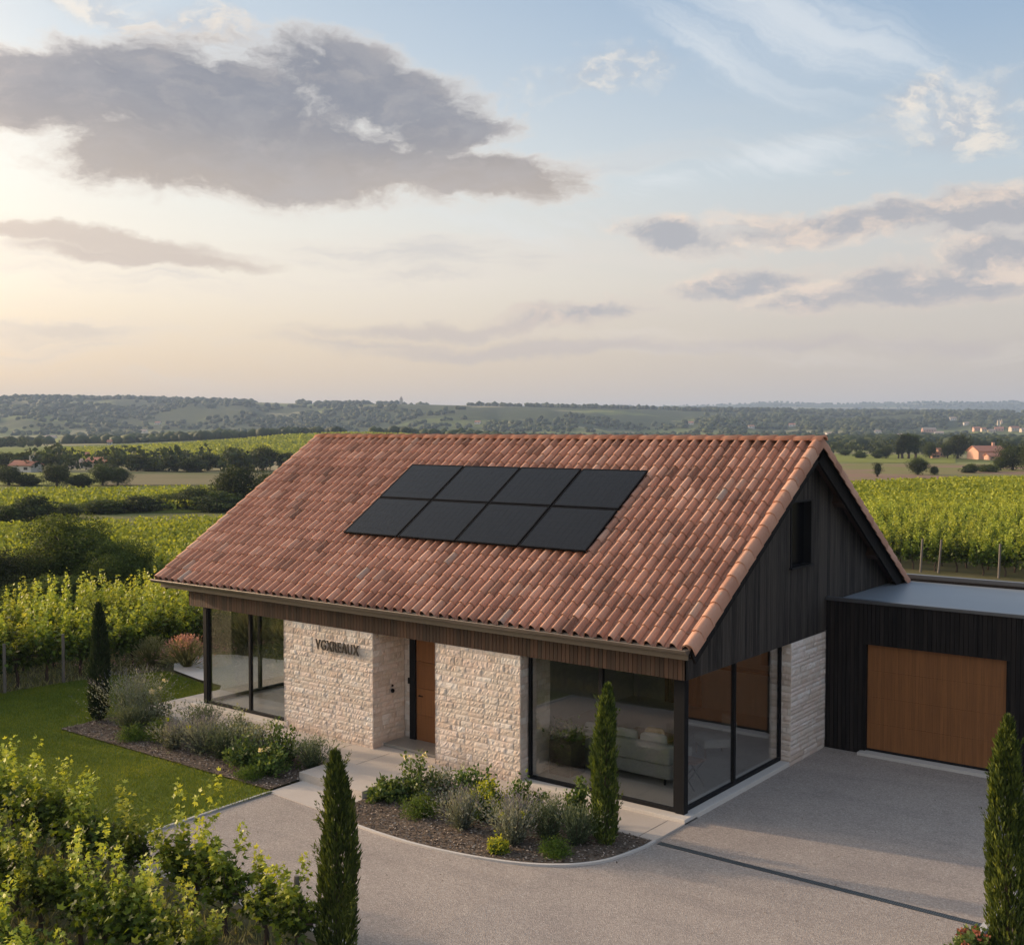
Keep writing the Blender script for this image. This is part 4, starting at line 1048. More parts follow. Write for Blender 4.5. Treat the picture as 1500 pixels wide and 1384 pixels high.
# ------------------------------------------------------------------ shrubs
def shrub(kind, rad, h, seed):
    rng = np.random.default_rng(seed); P = []; extra = None
    if kind in ('lavender', 'rosemary'):
        ns = int(210*rad/.4); L = 14
        a = rng.uniform(0, 2*np.pi, ns); tilt = np.abs(rng.normal(0, .45, ns)); r0 = rad*.25*np.sqrt(rng.random(ns))
        lean = np.stack([np.cos(a)*np.sin(tilt), np.sin(a)*np.sin(tilt), np.cos(tilt)], -1)
        base = np.stack([np.cos(a)*r0, np.sin(a)*r0, np.zeros(ns)], -1)
        ln = h*rng.uniform(.75, 1.1, ns)/np.maximum(np.cos(tilt), .75); ln = np.minimum(ln, np.hypot(rad*1.15, h))
        for k in range(L):
            t = (k+rng.random(ns))/L; C = base+lean*(ln*t)[:, None]+rng.normal(size=(ns, 3))*.012; D = lean*1.1+uvec(ns, rng)*.7
            P.append(leaves(C, D, rng.uniform(.05, .085, ns), TPL_THIN, np.clip(.12+.75*t+rng.normal(0, .15, ns), 0, 1), None, rng))
        if kind == 'lavender':
            tip = base+lean*ln[:, None]; E = []
            for k in range(4):
                C = tip+lean*(k*.028)+rng.normal(size=(ns, 3))*.008; E.append(leaves(C[::2], lean[::2]+uvec(len(C[::2]), rng)*.4, .05, TPL_THIN, rng.random(len(C[::2])), None, rng))
            extra = ('flower_spikes', merge(E), M_SH['lavender_flower'])
    else:
        size, tpl = {'glossy': (.085, TPL_OVAL), 'mound': (.05, TPL_THIN), 'silver': (.07, TPL_OVAL), 'yellow': (.065, TPL_OVAL)}[kind]
        nst = {'glossy': 34, 'mound': 150, 'silver': 60, 'yellow': 60}[kind]; per = {'glossy': 46, 'mound': 26, 'silver': 36, 'yellow': 34}[kind]
        a = rng.uniform(0, 2*np.pi, nst); ct = rng.uniform(.05, 1, nst); st = np.sqrt(1-ct**2)
        tip = np.stack([np.cos(a)*st*rad, np.sin(a)*st*rad, ct*h], -1)*rng.uniform(.7, 1.15, nst)[:, None]
        for s in range(nst):
            t = rng.random(per)**.6; mid = tip[s]*np.array([.45, .45, .5])
            C = (1-t)[:, None]**2*np.array([0, 0, .02])+2*(t*(1-t))[:, None]*mid+(t**2)[:, None]*tip[s]+rng.normal(size=(per, 3))*rad*.10
            dr_ = tip[s]/np.linalg.norm(tip[s]); D = dr_*.5+uvec(per, rng)+np.array([0, 0, .4])
            P.append(leaves(C, D, rng.uniform(.65, 1.25, per)*size, tpl, np.clip(.1+.7*t+rng.normal(0, .18, per), 0, 1), None, rng))
        if kind == 'yellow':
            top = tip[tip[:, 2] > .45*h]; E = []
            for p in top:
                C = p+rng.normal(size=(26, 3))*np.array([.045, .045, .06]); E.append(leaves(C, uvec(26, rng)+np.array([0, 0, .5]), .055, TPL_OVAL, rng.random(26), None, rng))
            extra = ('flower_heads', merge(E), M_SH['yellow'])
    fol = merge(P); m = M_SH['glossy'] if kind == 'yellow' else M_SH[kind]
    st = MB()
    for k in range(7):
        a = k*2.4; st.tube([(0, 0, -.03), (math.cos(a)*rad*.3, math.sin(a)*rad*.3, h*.35), (math.cos(a)*rad*.6, math.sin(a)*rad*.6, h*.7)], [.014, .010, .005], 5)
    return fol, m, st, extra
def place_shrub(kind, x, y, z, rad, h, seed, name, label, cat='shrub', flowers=None):
    e = empty(name, (x, y, z), random.uniform(0, 6)); tag(e, label, cat, 'shrubs in the planting beds')
    fol, m, st, ex = shrub(kind, rad, h, seed)
    obj('foliage', mesh_np('foliage', *fol, m), e); st.build('stems', M_BARK, e)
    if ex: obj(ex[0], mesh_np(ex[0], *ex[1], ex[2]), e)
    if flowers:
        nf, fm = flowers; rng = np.random.default_rng(seed+5); E = []
        for k in range(nf):
            a = rng.uniform(0, 6.28); c = np.array([math.cos(a)*rad*.5, math.sin(a)*rad*.5, h*rng.uniform(.75, 1.0)]); C = c+rng.normal(size=(16, 3))*.02
            E.append(leaves(C, uvec(16, rng)+np.array([0, 0, .6]), .06, TPL_OVAL, rng.random(16), None, rng))
        obj('flowers', mesh_np('flowers', *merge(E), M_SH[fm]), e)
    return e
RB = lambda x: zdr(x)+.02
shrubsR = [
 ('glossy', -5.45, -2.35, .38, .42, 'leafy_shrub', 'low dark leafy shrub at the left tip of the front bed, nearest the landing', None),
 ('glossy', -4.95, -1.95, .50, .78, 'leafy_shrub', 'loose pale-tipped leafy shrub at the back left of the front bed, below the stone wall', (3, 'cream')),
 ('silver', -4.45, -1.80, .48, .66, 'silver_shrub', 'rounded silver-green shrub against the path, left of the tall glossy shrub', None),
 ('mound', -4.15, -2.75, .36, .40, 'green_mound_plant', 'compact bright green mound left of the first lavender in the front bed', None),
 ('glossy', -3.62, -1.75, .42, .82, 'leafy_shrub', 'tall upright glossy shrub behind the yellow flowers', None),
 ('lavender', -3.02, -2.85, .36, .58, 'lavender', 'grey-green lavender in the middle of the front bed, left of the yellow flowers', None),
 ('yellow', -2.95, -2.20, .40, .58, 'yellow_spurge', 'clump of bright yellow flowering spurge in the middle of the front bed', None),
 ('glossy', -2.30, -1.85, .38, .80, 'leafy_shrub', 'upright dark glossy shrub just right of the yellow spurge', None),
 ('lavender', -1.75, -2.95, .46, .66, 'lavender', 'large spiky lavender with a yellow sprig at the front kerb of the front bed', (2, 'yellow')),
 ('rosemary', -1.35, -2.40, .42, .62, 'rosemary', 'dark grey rosemary leaning on the large spiky lavender', None),
 ('glossy', -1.25, -1.72, .30, .80, 'leafy_shrub', 'narrow upright leafy shrub on the path edge of the front bed', None),
 ('rosemary', -.78, -2.35, .36, .55, 'rosemary', 'airy green rosemary just left of the cypress', None),
 ('mound', -.80, -2.98, .27, .24, 'green_mound_plant', 'low green mound near the curved kerb below the cypress', None),
 ('yellow', -1.68, -3.45, .12, .16, 'yellow_spurge', 'tiny yellow-green tuft at the front edge of the curved bed', None)]
for i, (k, x, y, r, h, nm, lb, fl) in enumerate(shrubsR): place_shrub(k, x, y, RB(x), r*1.12, h*1.12, 100+i, nm, lb, 'shrub', fl)
shrubsL = [
 ('lavender', -14.75, -1.95, .62, 1.05, 'lavender', 'big pale bushy lavender at the left end of the lawn bed, beside the dark cypress', None),
 ('silver', -14.2, -1.75, .55, 1.0, 'silver_shrub', 'tall pale-tipped silver shrub behind the big lavender', (4, 'cream')),
 ('rosemary', -13.9, -2.50, .50, .55, 'rosemary', 'dark low rosemary in front of the big lavender on the lawn bed', None),
 ('mound', -13.35, -2.90, .32, .32, 'green_mound_plant', 'small dark green mound at the lawn edge, left of the bright green mound', None),
 ('mound', -12.75, -2.55, .36, .48, 'green_mound_plant', 'bright green mound with a yellow flower near the middle left of the lawn bed', (2, 'yellow')),
 ('rosemary', -12.1, -1.80, .45, .70, 'rosemary', 'tall grey-green rosemary at the terrace edge behind the ball-shaped lavender', None),
 ('lavender', -11.95, -2.75, .36, .46, 'lavender', 'small blue-grey ball-shaped lavender at the lawn edge', None),
 ('lavender', -11.1, -2.55, .52, .62, 'lavender', 'wide grey lavender in the middle of the lawn bed with a yellow bloom', (2, 'yellow')),
 ('silver', -10.75, -1.85, .48, .75, 'silver_shrub', 'silver-green shrub at the terrace edge under the left window', None),
 ('rosemary', -10.35, -2.55, .42, .62, 'rosemary', 'dark rosemary right of the wide grey lavender', None),
 ('silver', -9.85, -2.20, .50, .78, 'silver_shrub', 'rounded olive-green shrub below the stone wall with the letters', None),
 ('glossy', -9.35, -2.70, .46, .60, 'leafy_shrub', 'low glossy shrub near the right of the lawn bed, at the lawn side', None),
 ('glossy', -8.95, -2.00, .46, .92, 'leafy_shrub', 'tallest glossy upright shrub at the right end of the lawn bed', None),
 ('glossy', -8.55, -2.70, .38, .52, 'leafy_shrub', 'small dark glossy shrub at the right corner of the lawn bed', (2, 'cream')),
 ('rosemary', -8.20, -1.85, .36, .55, 'rosemary', 'dark feathery shrub touching the landing slab', None),
 ('mound', -8.75, -3.12, .28, .20, 'green_mound_plant', 'flat yellow-green cushion plant at the lawn edge by the step', None)]
for i, (k, x, y, r, h, nm, lb, fl) in enumerate(shrubsL): place_shrub(k, x, y, -.215, r*1.2, h*1.15, 200+i, nm, lb, 'shrub', fl)
def grass_clump(x, y, z, rad, h, seed, label, m1, m2, name='ornamental_grass'):
    e = empty(name, (x, y, z)); tag(e, label, 'grass clump', 'ornamental grasses by the path')
    rng = np.random.default_rng(seed); ns = 420; a = rng.uniform(0, 6.28, ns); tl = np.abs(rng.normal(0, .5, ns)); P = []
    for k in range(4):
        t = k/4; bend = tl*(.6+t*.8); lean = np.stack([np.cos(a)*np.sin(bend), np.sin(a)*np.sin(bend), np.cos(bend)], -1)
        C = lean*(h*t)+np.stack([np.cos(a)*rad*.15, np.sin(a)*rad*.15, 0*a], -1)
        P.append(leaves(C, lean, h*.34, (TPL_THIN[0]*np.array([1, .35, 1]), TPL_THIN[1]), np.clip(t+rng.normal(0, .15, ns), 0, 1), None, rng))
    obj('blades', mesh_np('blades', *merge(P), m1), e)
    tl2 = tl[:160]; lean = np.stack([np.cos(a[:160])*np.sin(tl2), np.sin(a[:160])*np.sin(tl2), np.cos(tl2)], -1); E = []
    for k in range(6):
        C = lean*(h*(.85+k*.06))+rng.normal(size=(160, 3))*.03; E.append(leaves(C, lean+uvec(160, rng)*.6, .10, TPL_THIN, rng.random(160), None, rng))
    obj('plumes', mesh_np('plumes', *merge(E), m2), e)
grass_clump(-19.3, 3.05, -.22, .5, .85, 31, 'pink-plumed grass clump beside the pale path, nearest the left window', M_SH['straw'], M_SH['pink'])
grass_clump(-20.5, 2.6, -.25, .45, .75, 32, 'dusty pink grass clump left of the brighter pink one, before the vines', M_SH['straw'], M_SH['straw'])
grass_clump(-19.7, 6.1, -.25, .7, 1.35, 33, 'tall straw-coloured grass clump seen through the left window', M_SH['straw'], M_SH['straw'])
grass_clump(-18.3, 6.6, -.25, .7, 1.25, 34, 'pale straw grass clump behind the garden path, further back', M_SH['straw'], M_SH['straw'])
grass_clump(-21.0, 5.5, -.25, .6, 1.1, 35, 'straw grass clump between the path end and the front vine row', M_SH['straw'], M_SH['straw'])
# small meadow flowers as ground cover
x, y = scatter([(-24, 0), (-20.6, 0), (-19.9, 3), (-18, 6), (-22, 9)], 260)
P = []
for a, b in zip(x, y):
    C = np.array([a, b, float(H(a, b))+RNG.uniform(.25, .6)])+RNG.normal(size=(7, 3))*.035; P.append(leaves(C, uvec(7), .06, TPL_OVAL, RNG.random(7)))
tag(obj('meadow_flowers', mesh_np('meadow_flowers', *merge(P), M_SH['pink'])), 'scattered pink wild flowers in the rough grass before the vines', 'wild flowers', kind='stuff')

# ------------------------------------------------------------------ cypresses
def cypress(x, y, z, h, rad, seed, label, m, extra=None, taper=.35):
    e = empty('cypress', (x, y, z)); tag(e, label, 'cypress', 'slim cypresses round the house')
    rng = np.random.default_rng(seed); N = int(9000*h*rad/.8)
    t = rng.random(N)**.9; a = rng.uniform(0, 6.28, N)
    prof_ = np.interp(t, [0, .06, .2, .5, .78, .90, .96, 1], [.55, .9, 1, .94, .68, .42, .20, .02])
    lump = 1+.22*(fbm(a*1.4+seed, t*7+seed, seed)-.47)*2+.10*np.sin(a*3+t*9+seed)
    rr_ = rad*prof_*lump*np.sqrt(rng.uniform(.35, 1.1, N))
    C = np.stack([np.cos(a)*rr_, np.sin(a)*rr_, t*h], -1)
    C[:, 0] += .05*np.sin(t*4+seed)
    out = np.stack([np.cos(a), np.sin(a), 0*a], -1); D = out*.28+np.array([0, 0, 1])+rng.normal(size=(N, 3))*.22
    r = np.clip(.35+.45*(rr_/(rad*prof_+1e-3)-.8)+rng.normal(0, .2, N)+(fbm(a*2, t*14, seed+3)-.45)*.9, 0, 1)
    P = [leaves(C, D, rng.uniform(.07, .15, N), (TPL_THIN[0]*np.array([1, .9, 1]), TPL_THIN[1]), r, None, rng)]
    for k in range(46):      # loose sprays leaving the column
        tt = rng.uniform(.1, .97); aa = rng.uniform(0, 6.28); b = np.array([math.cos(aa)*rad*.9*np.interp(tt, [0, .5, 1], [1, .95, .3]), math.sin(aa)*rad*.9*np.interp(tt, [0, .5, 1], [1, .95, .3]), tt*h])
        dr_ = np.array([math.cos(aa)*.55, math.sin(aa)*.55, 1.]); L = rng.uniform(.1, .28); n = 26; s = rng.random(n)
        P.append(leaves(b+dr_*(s*L)[:, None]+rng.normal(size=(n, 3))*.012, dr_+rng.normal(size=(n, 3))*.35, .06, TPL_THIN, np.clip(.5+rng.normal(0, .2, n), 0, 1), None, rng))
    if extra:
        for (ax, az_, L) in extra:
            b = np.array([ax*rad*.8, -.1, az_]); dr_ = np.array([ax*.6, -.1, .8]); n = 160; s = rng.random(n)
            P.append(leaves(b+dr_*(s*L)[:, None]+rng.normal(size=(n, 3))*.03, dr_+rng.normal(size=(n, 3))*.4, .08, TPL_THIN, np.clip(.5+rng.normal(0, .2, n), 0, 1), None, rng))
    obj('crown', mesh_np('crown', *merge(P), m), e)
    mb = MB(); mb.tube([(0, 0, -.1), (.01, 0, h*.5), (0, 0, h*.9)], [.05, .035, .012], 7); mb.build('trunk', M_BARK, e)
    return e
cypress(-.38, -2.02, -.1, 2.80, .215, 3, 'bright green slim cypress in the front bed, before the corner window', M_CYP)
cypress(-15.6, -2.35, -.2, 2.95, .235, 5, 'dark slim cypress at the left end of the lawn bed', M_CYPD)
ec = cypress(6.45, -2.45, -.1, 3.36, .255, 8, 'broad olive-green cypress at the right edge of the driveway, before the garage', M_CYP)
cypress(-.98, -7.97, -.28, 3.02, .25, 12, 'dark green cypress in the foreground with a side shoot, before the entrance steps', M_CYPD if False else M_CYP, extra=[(1, .75, .5), (1, 1.1, .3)])
ro = empty('rose_bush', (6.05, -2.75, -.1)); tag(ro, 'small rose bush with reddish flowers at the foot of the right-hand cypress', 'rose bush')
fol, m_, st, ex = shrub('glossy', .32, .5, 77); obj('foliage', mesh_np('foliage', *fol, m_), ro); st.build('stems', M_BARK, ro)
E = []
for c in ((-.12, 0, .42), (.1, -.1, .5), (.2, .05, .38), (0, -.2, .33)):
    C = np.array(c)+RNG.normal(size=(30, 3))*.03; E.append(leaves(C, uvec(30), .06, TPL_OVAL, RNG.random(30)))
obj('flowers', mesh_np('flowers', *merge(E), M_SH['red']), ro)

# ------------------------------------------------------------------ vines
def vine_mesh(seed, h=1.5, width=.55, nshoot=15, per=34, leaf=.100):
    per = int(per*2.2); nshoot = max(6, int(nshoot*.8))
    rng = np.random.default_rng(seed); P = []
    for s in range(nshoot):
        x0 = rng.uniform(-width, width); base = np.array([x0, rng.normal(0, .05), .62+rng.normal(0, .05)])
        top = h*rng.uniform(.60, 1.08) if s > 2 else h*rng.uniform(1.10, 1.36)
        tip = np.array([x0+rng.normal(0, .12), rng.normal(0, .20), top]); mid = (base+tip)/2+rng.normal(size=3)*np.array([.1, .16, .05])
        t = rng.random(per); c = (1-t)[:, None]**2*base+2*(t*(1-t))[:, None]*mid+(t**2)[:, None]*tip
        spread = .105*(1-.40*t)[:, None]; off = uvec(per, rng)*spread; C = c+off
        D = off/np.linalg.norm(off, axis=1, keepdims=True)+np.array([0, 0, -.25])+rng.normal(size=(per, 3))*.35
        up = np.tile([0, 0, 1.], (per, 1))+rng.normal(size=(per, 3))*.55
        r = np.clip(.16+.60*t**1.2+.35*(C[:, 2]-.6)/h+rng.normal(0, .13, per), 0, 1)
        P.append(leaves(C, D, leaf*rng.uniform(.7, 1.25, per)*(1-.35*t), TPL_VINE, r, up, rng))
    # hanging side leaves
    n = int(per*nshoot*.28); C = np.stack([rng.uniform(-width*1.05, width*1.05, n), rng.normal(0, .2, n), rng.uniform(.42, h*.72, n)], -1)
    D = rng.normal(size=(n, 3))*.6+np.array([0, 0, -.3]); up = np.tile([0, 0, 1.], (n, 1))+rng.normal(size=(n, 3))*.7
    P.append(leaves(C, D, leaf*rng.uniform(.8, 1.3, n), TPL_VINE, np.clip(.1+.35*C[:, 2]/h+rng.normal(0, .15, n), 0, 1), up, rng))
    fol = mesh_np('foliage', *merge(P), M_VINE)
    mb = MB(); mb.tube([(0, 0, -.12), (.03, .02, .2), (-.03, -.01, .42), (0, 0, .64)], [.045, .036, .034, .04], 7)
    mb.tube([(-width*.9, 0, .66), (-width*.4, .02, .62), (0, 0, .62), (width*.4, -.02, .63), (width*.9, 0, .67)], [.014, .02, .03, .02, .014], 6)
    for s in range(6):
        x0 = rng.uniform(-width, width); mb.tube([(x0, 0, .63), (x0+rng.normal(0, .06), rng.normal(0, .08), .64+(h-.6)*.3), (x0+rng.normal(0, .1), rng.normal(0, .12), .62+(h-.6)*.55)], [.009, .007, .004], 4, cap=False)
    return fol, mb
VPR = []
for k, (h, w, ns, per) in enumerate([(1.35, .42, 13, 34), (1.5, .46, 15, 34), (1.2, .36, 10, 34), (1.42, .5, 16, 32), (1.1, .30, 7, 36), (1.55, .5, 15, 36)]):
    fol, mb = vine_mesh(300+k, h, w, ns, per)
    e = empty('grape_vine', (0, 0, -50)); obj('foliage', fol, e); mb.build('trunk', M_BARK, e); VPR.append(e)
used = set(); VCOUNT = 0
def put_vine(x, y, k, rz, sc, label, group):
    global VCOUNT
    o = VPR[k] if k not in used else copy_tree(VPR[k]); used.add(k)
    o.location = (x, y, float(H(x, y))); o.rotation_euler = (0, 0, rz); o.scale = (sc, sc, sc)
    tag(o, label, 'grape vine', group); VCOUNT += 1; return o
def post(x, y, h, label, group, lean=0., r=.035):
    e = MB(); e.tube([(0, 0, -.2), (0, 0, h*.5), (0, 0, h)], [r, r*.95, r*.9], 8); o = e.build('vineyard_post', M_POST); o.location = (x, y, float(H(x, y))); o.rotation_euler = (0, lean, 0); tag(o, label, 'post', group); return o
rv = random.Random(21)
UN = ['', 'first', 'second', 'third', 'fourth', 'fifth', 'sixth', 'seventh', 'eighth', 'ninth', 'tenth', 'eleventh', 'twelfth', 'thirteenth', 'fourteenth', 'fifteenth', 'sixteenth', 'seventeenth', 'eighteenth', 'nineteenth', 'twentieth']
def nth(i):
    return UN[i] if i <= 20 else ('twenty-' if i < 30 else 'thirty-' if i < 40 else 'forty-' if i < 50 else 'fifty-')+UN[i % 10] if i % 10 else {30: 'thirtieth', 40: 'fortieth', 50: 'fiftieth'}[i]

# foreground vineyard, bottom left
rows = [-8.15, -9.75, -11.35, -12.95]
ends = [-1.55, -2.0, -2.6, -3.3]
rn_ = ['foreground row along the driveway kerb', 'second foreground row from the driveway', 'third foreground row from the driveway', 'foreground row nearest the viewer']
for r_, (yy, xe) in enumerate(zip(rows, ends)):
    x = xe; i = 0
    while x > -17:
        if not (r_ == 0 and i == 4):
            k = rv.choice([0, 1, 2, 3, 5]) if not (r_ == 0 and i < 3) else [2, 4, 2][i]
            put_vine(x, yy+rv.uniform(-.1, .1), k, rv.choice([0, math.pi])+rv.uniform(-.2, .2), rv.uniform(.90, 1.10)*(1.04 if r_ == 0 and i < 4 else .96), '%s vine from the driveway end in the %s' % (nth(i+1), rn_[r_]), 'foreground vines, '+rn_[r_])
        x -= .88+rv.uniform(-.12, .12); i += 1
    if r_ == 0:
        post(xe-.05, yy, 1.25, 'dark wooden post at the driveway end of the nearest vine row', 'foreground vineyard posts', 0, .04)
# left vineyard beyond the lawn: rows run away along y
for r_, xx in enumerate([-21.2, -23.0, -24.8, -26.6, -28.4]):
    y = -9.5+r_*.4; i = 0
    while y < 15:
        put_vine(xx+rv.uniform(-.1, .1), y, rv.choice([0, 1, 3, 5]), math.pi/2+rv.choice([0, math.pi])+rv.uniform(-.15, .15), rv.uniform(1.12, 1.35), '%s vine from the near end in the %s row beyond the lawn' % (nth(i+1), ['front', 'second', 'third', 'fourth', 'rearmost'][r_]), 'vines beyond the lawn, row %s' % 'abcde'[r_])
        y += .98+rv.uniform(-.1, .1); i += 1
for (x, y, lb) in ((-20.55, -2.2, 'grey post at the left picture edge where the lawn meets the vines'), (-20.65, -.33, 'grey post at the vine row just left of the dark cypress')):
    post(x, y, 1.45, lb, 'posts at the lawn vines', 0, .05)
LEFTN = VCOUNT
# right vineyard behind the garage
far_pts = []
RV0 = 40.6
def inwedge(x, y):
    dx, dy = x-CAM.x, y-CAM.y; al = dx*F2.x+dy*F2.y; la = dx*R2.x+dy*R2.y; px = 750+FPX*la/al
    return 1130 < px < 1800 and al < 118+(px-1250)*.072
cand = []
y = RV0; r_ = 0
while y < 140:
    x = -75+rv.uniform(0, 1)
    while x < 40:
        if inwedge(x, y): cand.append((x+rv.uniform(-.15, .15), y+rv.uniform(-.15, .15), r_))
        x += 1.15
    y += 1.9; r_ += 1
cand.sort(key=lambda c: (c[0]-CAM.x)**2+(c[1]-CAM.y)**2)
nin = max(0, 300-VCOUNT)
def pxof(x, y):
    dx, dy = x-CAM.x, y-CAM.y; return 750+FPX*(dx*R2.x+dy*R2.y)/(dx*F2.x+dy*F2.y)
ind = [c for c in cand if 1250 < pxof(c[0], c[1]) < 1515][:nin]; iset = set((c[0], c[1]) for c in ind)
ind.sort(key=lambda c: (c[2], c[0])); cnt = {}
for x, y, r_ in ind:
    cnt[r_] = cnt.get(r_, 0)+1
    put_vine(x, y, rv.choice([0, 1, 3, 5]), rv.choice([0, math.pi])+rv.uniform(-.2, .2), rv.uniform(1.1, 1.4), '%s vine from the left in the %s row behind the garage' % (nth(cnt[r_]), 'front' if r_ == 0 else nth(r_+1)), 'vines behind the garage, row %d' % (r_+1))
rest = [c for c in cand if (c[0], c[1]) not in iset]
for x, y, lb in ((-8.3, 39.6, 'leaning grey stake before the vines, close to the roof corner'), (-7.5, 39.9, 'thin grey stake before the vines, second from the roof corner'), (-4.6, 39.9, 'pinkish stake before the vines at the right')):
    post(x, y, 1.7, lb, 'stakes behind the garage', rv.uniform(-.08, .08), .06)
# the mass of vines farther off, one object
def tufts(C0, n, sx, h, size, rng, rlo=.15, rhi=.95):
    N = len(C0); C = np.repeat(C0, n, axis=0)+np.stack([rng.normal(0, sx, N*n), rng.normal(0, sx*.7, N*n), rng.uniform(.25, 1, N*n)*h], -1)
    t = (C[:, 2]-np.repeat(C0[:, 2], n))/h
    up = np.tile([0, 0, 1.], (N*n, 1))+rng.normal(size=(N*n, 3))*.8
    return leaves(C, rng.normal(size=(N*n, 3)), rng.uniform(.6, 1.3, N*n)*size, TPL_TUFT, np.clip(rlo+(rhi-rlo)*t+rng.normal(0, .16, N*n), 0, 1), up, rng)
P = []
Cn = np.array([(x, y, float(H(x, y))) for x, y, _ in rest])
dd = np.hypot(Cn[:, 0]-CAM.x, Cn[:, 1]-CAM.y)
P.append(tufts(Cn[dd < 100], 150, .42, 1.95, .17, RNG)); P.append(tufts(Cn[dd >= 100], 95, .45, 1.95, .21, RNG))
# left fields in depth order: corners as (px, depth)
def rowfield(pts, du, dv, n, size, h, rlo=.2, rhi=.95):
    a, b, c, d = [np.array(p, float) for p in pts]; out = []
    W = (abs(b[0]-a[0])+abs(c[0]-d[0]))/2*(a[1]+c[1])/2/FPX; D = abs((d[1]+c[1]-a[1]-b[1])/2)
    nu, nv = max(2, int(W/du)), max(2, int(D/dv))
    for j in range(nv):
        for i in range(nu):
            u, v = (i+rv.uniform(-.3, .3))/nu, j/nv; q = (a*(1-u)+b*u)*(1-v)+(d*(1-u)+c*u)*v
            p = PT(q[0], q[1]); out.append(tuple(p))
    return tufts(np.array(out), n, du*.42, h, size, RNG, rlo, rhi)
drape('field', [(-260, 80), (520, 80), (520, 128), (-300, 106)], M_FG, .08)
P.append(rowfield([(-200, 82), (470, 80), (450, 124), (-240, 102)], 1.1, 1.9, 52, .22, 1.45, .1, .9))
drape('field', [(-300, 134), (420, 140), (420, 190), (-300, 176)], M_FG, .1)
P.append(rowfield([(-260, 136), (400, 142), (380, 184), (-260, 172)], 1.6, 2.4, 26, .30, 1.4, .15, .85))
drape('field', [(150, 205), (520, 205), (520, 266), (150, 266)], M_FB, .12)
drape('field', [(-300, 205), (150, 205), (150, 262), (-300, 262)], M_FY, .12)
drape('field', [(-80, 350), (640, 350), (680, 720), (-20, 560)], M_FG, .35, 40, 40)
P.append(rowfield([(60, 360), (600, 360), (640, 700), (100, 550)], 3.2, 4.2, 8, .9, 1.4, .3, .8))
drape('field', [(1150, 215), (1560, 215), (1560, 330), (1150, 330)], M_FP, .2)
drape('field', [(1150, 345), (1400, 345), (1400, 460), (1150, 460)], M_FY, .1)
drape('field', [(-200, 760), (200, 760), (200, 1150), (-200, 1150)], M_FY, .6)
drape('field', [(560, 820), (800, 800), (840, 1150), (600, 1150)], M_FY, .6)
drape('field', [(1060, 900), (1280, 900), (1280, 1200), (1040, 1200)], M_FB, .6)
drape('field', [(880, 1000), (1020, 1000), (1000, 1300), (860, 1300)], M_FY, .6)
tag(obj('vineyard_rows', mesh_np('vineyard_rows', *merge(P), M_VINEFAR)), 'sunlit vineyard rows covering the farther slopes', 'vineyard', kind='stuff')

# ------------------------------------------------------------------ trees
def tree_mesh(seed, kind, leafn, leafsize, m):
    """unit tree: height 1, returns crown mesh and trunk builder; width about 1 for round"""
    rng = np.random.default_rng(seed); P = []
    if kind == 'poplar': nb, cz, sx, sz = 26, .54, .10, .44
    elif kind == 'bush': nb, cz, sx, sz = 60, .40, .43, .46
    else: nb, cz, sx, sz = 40, .50, .36, .42
    u = uvec(nb, rng)*(rng.uniform(.25, 1, nb)**.45)[:, None]
    Bc = u*np.array([sx, sx, sz])+np.array([0, 0, cz]); Br = rng.uniform(.05, .19, nb)*(1 if kind != 'poplar' else .6)
    for c, r in zip(Bc, Br):
        n = int(leafn*(r/.14)**2/nb); d = uvec(n, rng); rr_ = r*np.cbrt(rng.uniform(.25, 1.2, n)); C = c+d*rr_[:, None]*np.array([1, 1, .85]); C[:, 2] = np.maximum(C[:, 2], .02)
        D = rng.normal(size=(n, 3)); up = d+rng.normal(size=(n, 3))*.7; tone = rng.normal(0, .12)
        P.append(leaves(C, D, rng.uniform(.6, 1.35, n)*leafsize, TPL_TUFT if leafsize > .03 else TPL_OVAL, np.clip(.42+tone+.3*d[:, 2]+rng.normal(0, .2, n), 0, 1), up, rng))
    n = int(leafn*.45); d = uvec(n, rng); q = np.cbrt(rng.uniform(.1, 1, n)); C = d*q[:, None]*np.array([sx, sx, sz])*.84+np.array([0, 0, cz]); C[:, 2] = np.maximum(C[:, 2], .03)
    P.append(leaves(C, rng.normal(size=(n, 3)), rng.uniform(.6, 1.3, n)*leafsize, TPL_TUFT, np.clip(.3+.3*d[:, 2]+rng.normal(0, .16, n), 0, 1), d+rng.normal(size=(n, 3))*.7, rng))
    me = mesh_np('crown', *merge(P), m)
    mb = MB(); mb.tube([(0, 0, -.06), (.01, 0, .15), (0, .01, .35), (.02, 0, .62)], [.04, .03, .024, .01], 7)
    for k in range(6):
        c = Bc[k*3]; mb.tube([(0, 0, .2+.05*k), tuple(c*np.array([.5, .5, .85])), tuple(c)], [.018, .012, .005], 5)
    return me, mb
TP = {}
def tproto(key, *a):
    me, mb = tree_mesh(*a); e = empty(key, (0, 0, -60)); obj('crown', me, e); mb.build('trunk', M_BARK, e); TP[key] = [e]; return e
KIND_NAME = {'round': 'broadleaf_tree', 'round2': 'broadleaf_tree', 'round3': 'broadleaf_tree', 'bush': 'bush', 'bush2': 'bush', 'poplar': 'poplar_tree', 'nearbush': 'large_bush', 'nearbush2': 'large_bush'}
for key, seed, kd, n, sz, m in (('round', 1, 'round', 5200, .030, M_TREE), ('round2', 2, 'round', 5200, .030, M_TREE), ('round3', 3, 'round', 5200, .030, M_TREEG), ('bush', 4, 'bush', 5000, .032, M_TREE), ('bush2', 5, 'bush', 5000, .032, M_TREEG),
                                ('poplar', 6, 'poplar', 5200, .024, M_TREE), ('nearbush', 7, 'bush', 52000, .0165, M_TREE), ('nearbush2', 8, 'bush', 52000, .0165, M_TREEG)):
    e = tproto(key, seed, kd, n, sz, m); e.name = KIND_NAME[key]
tused = set()
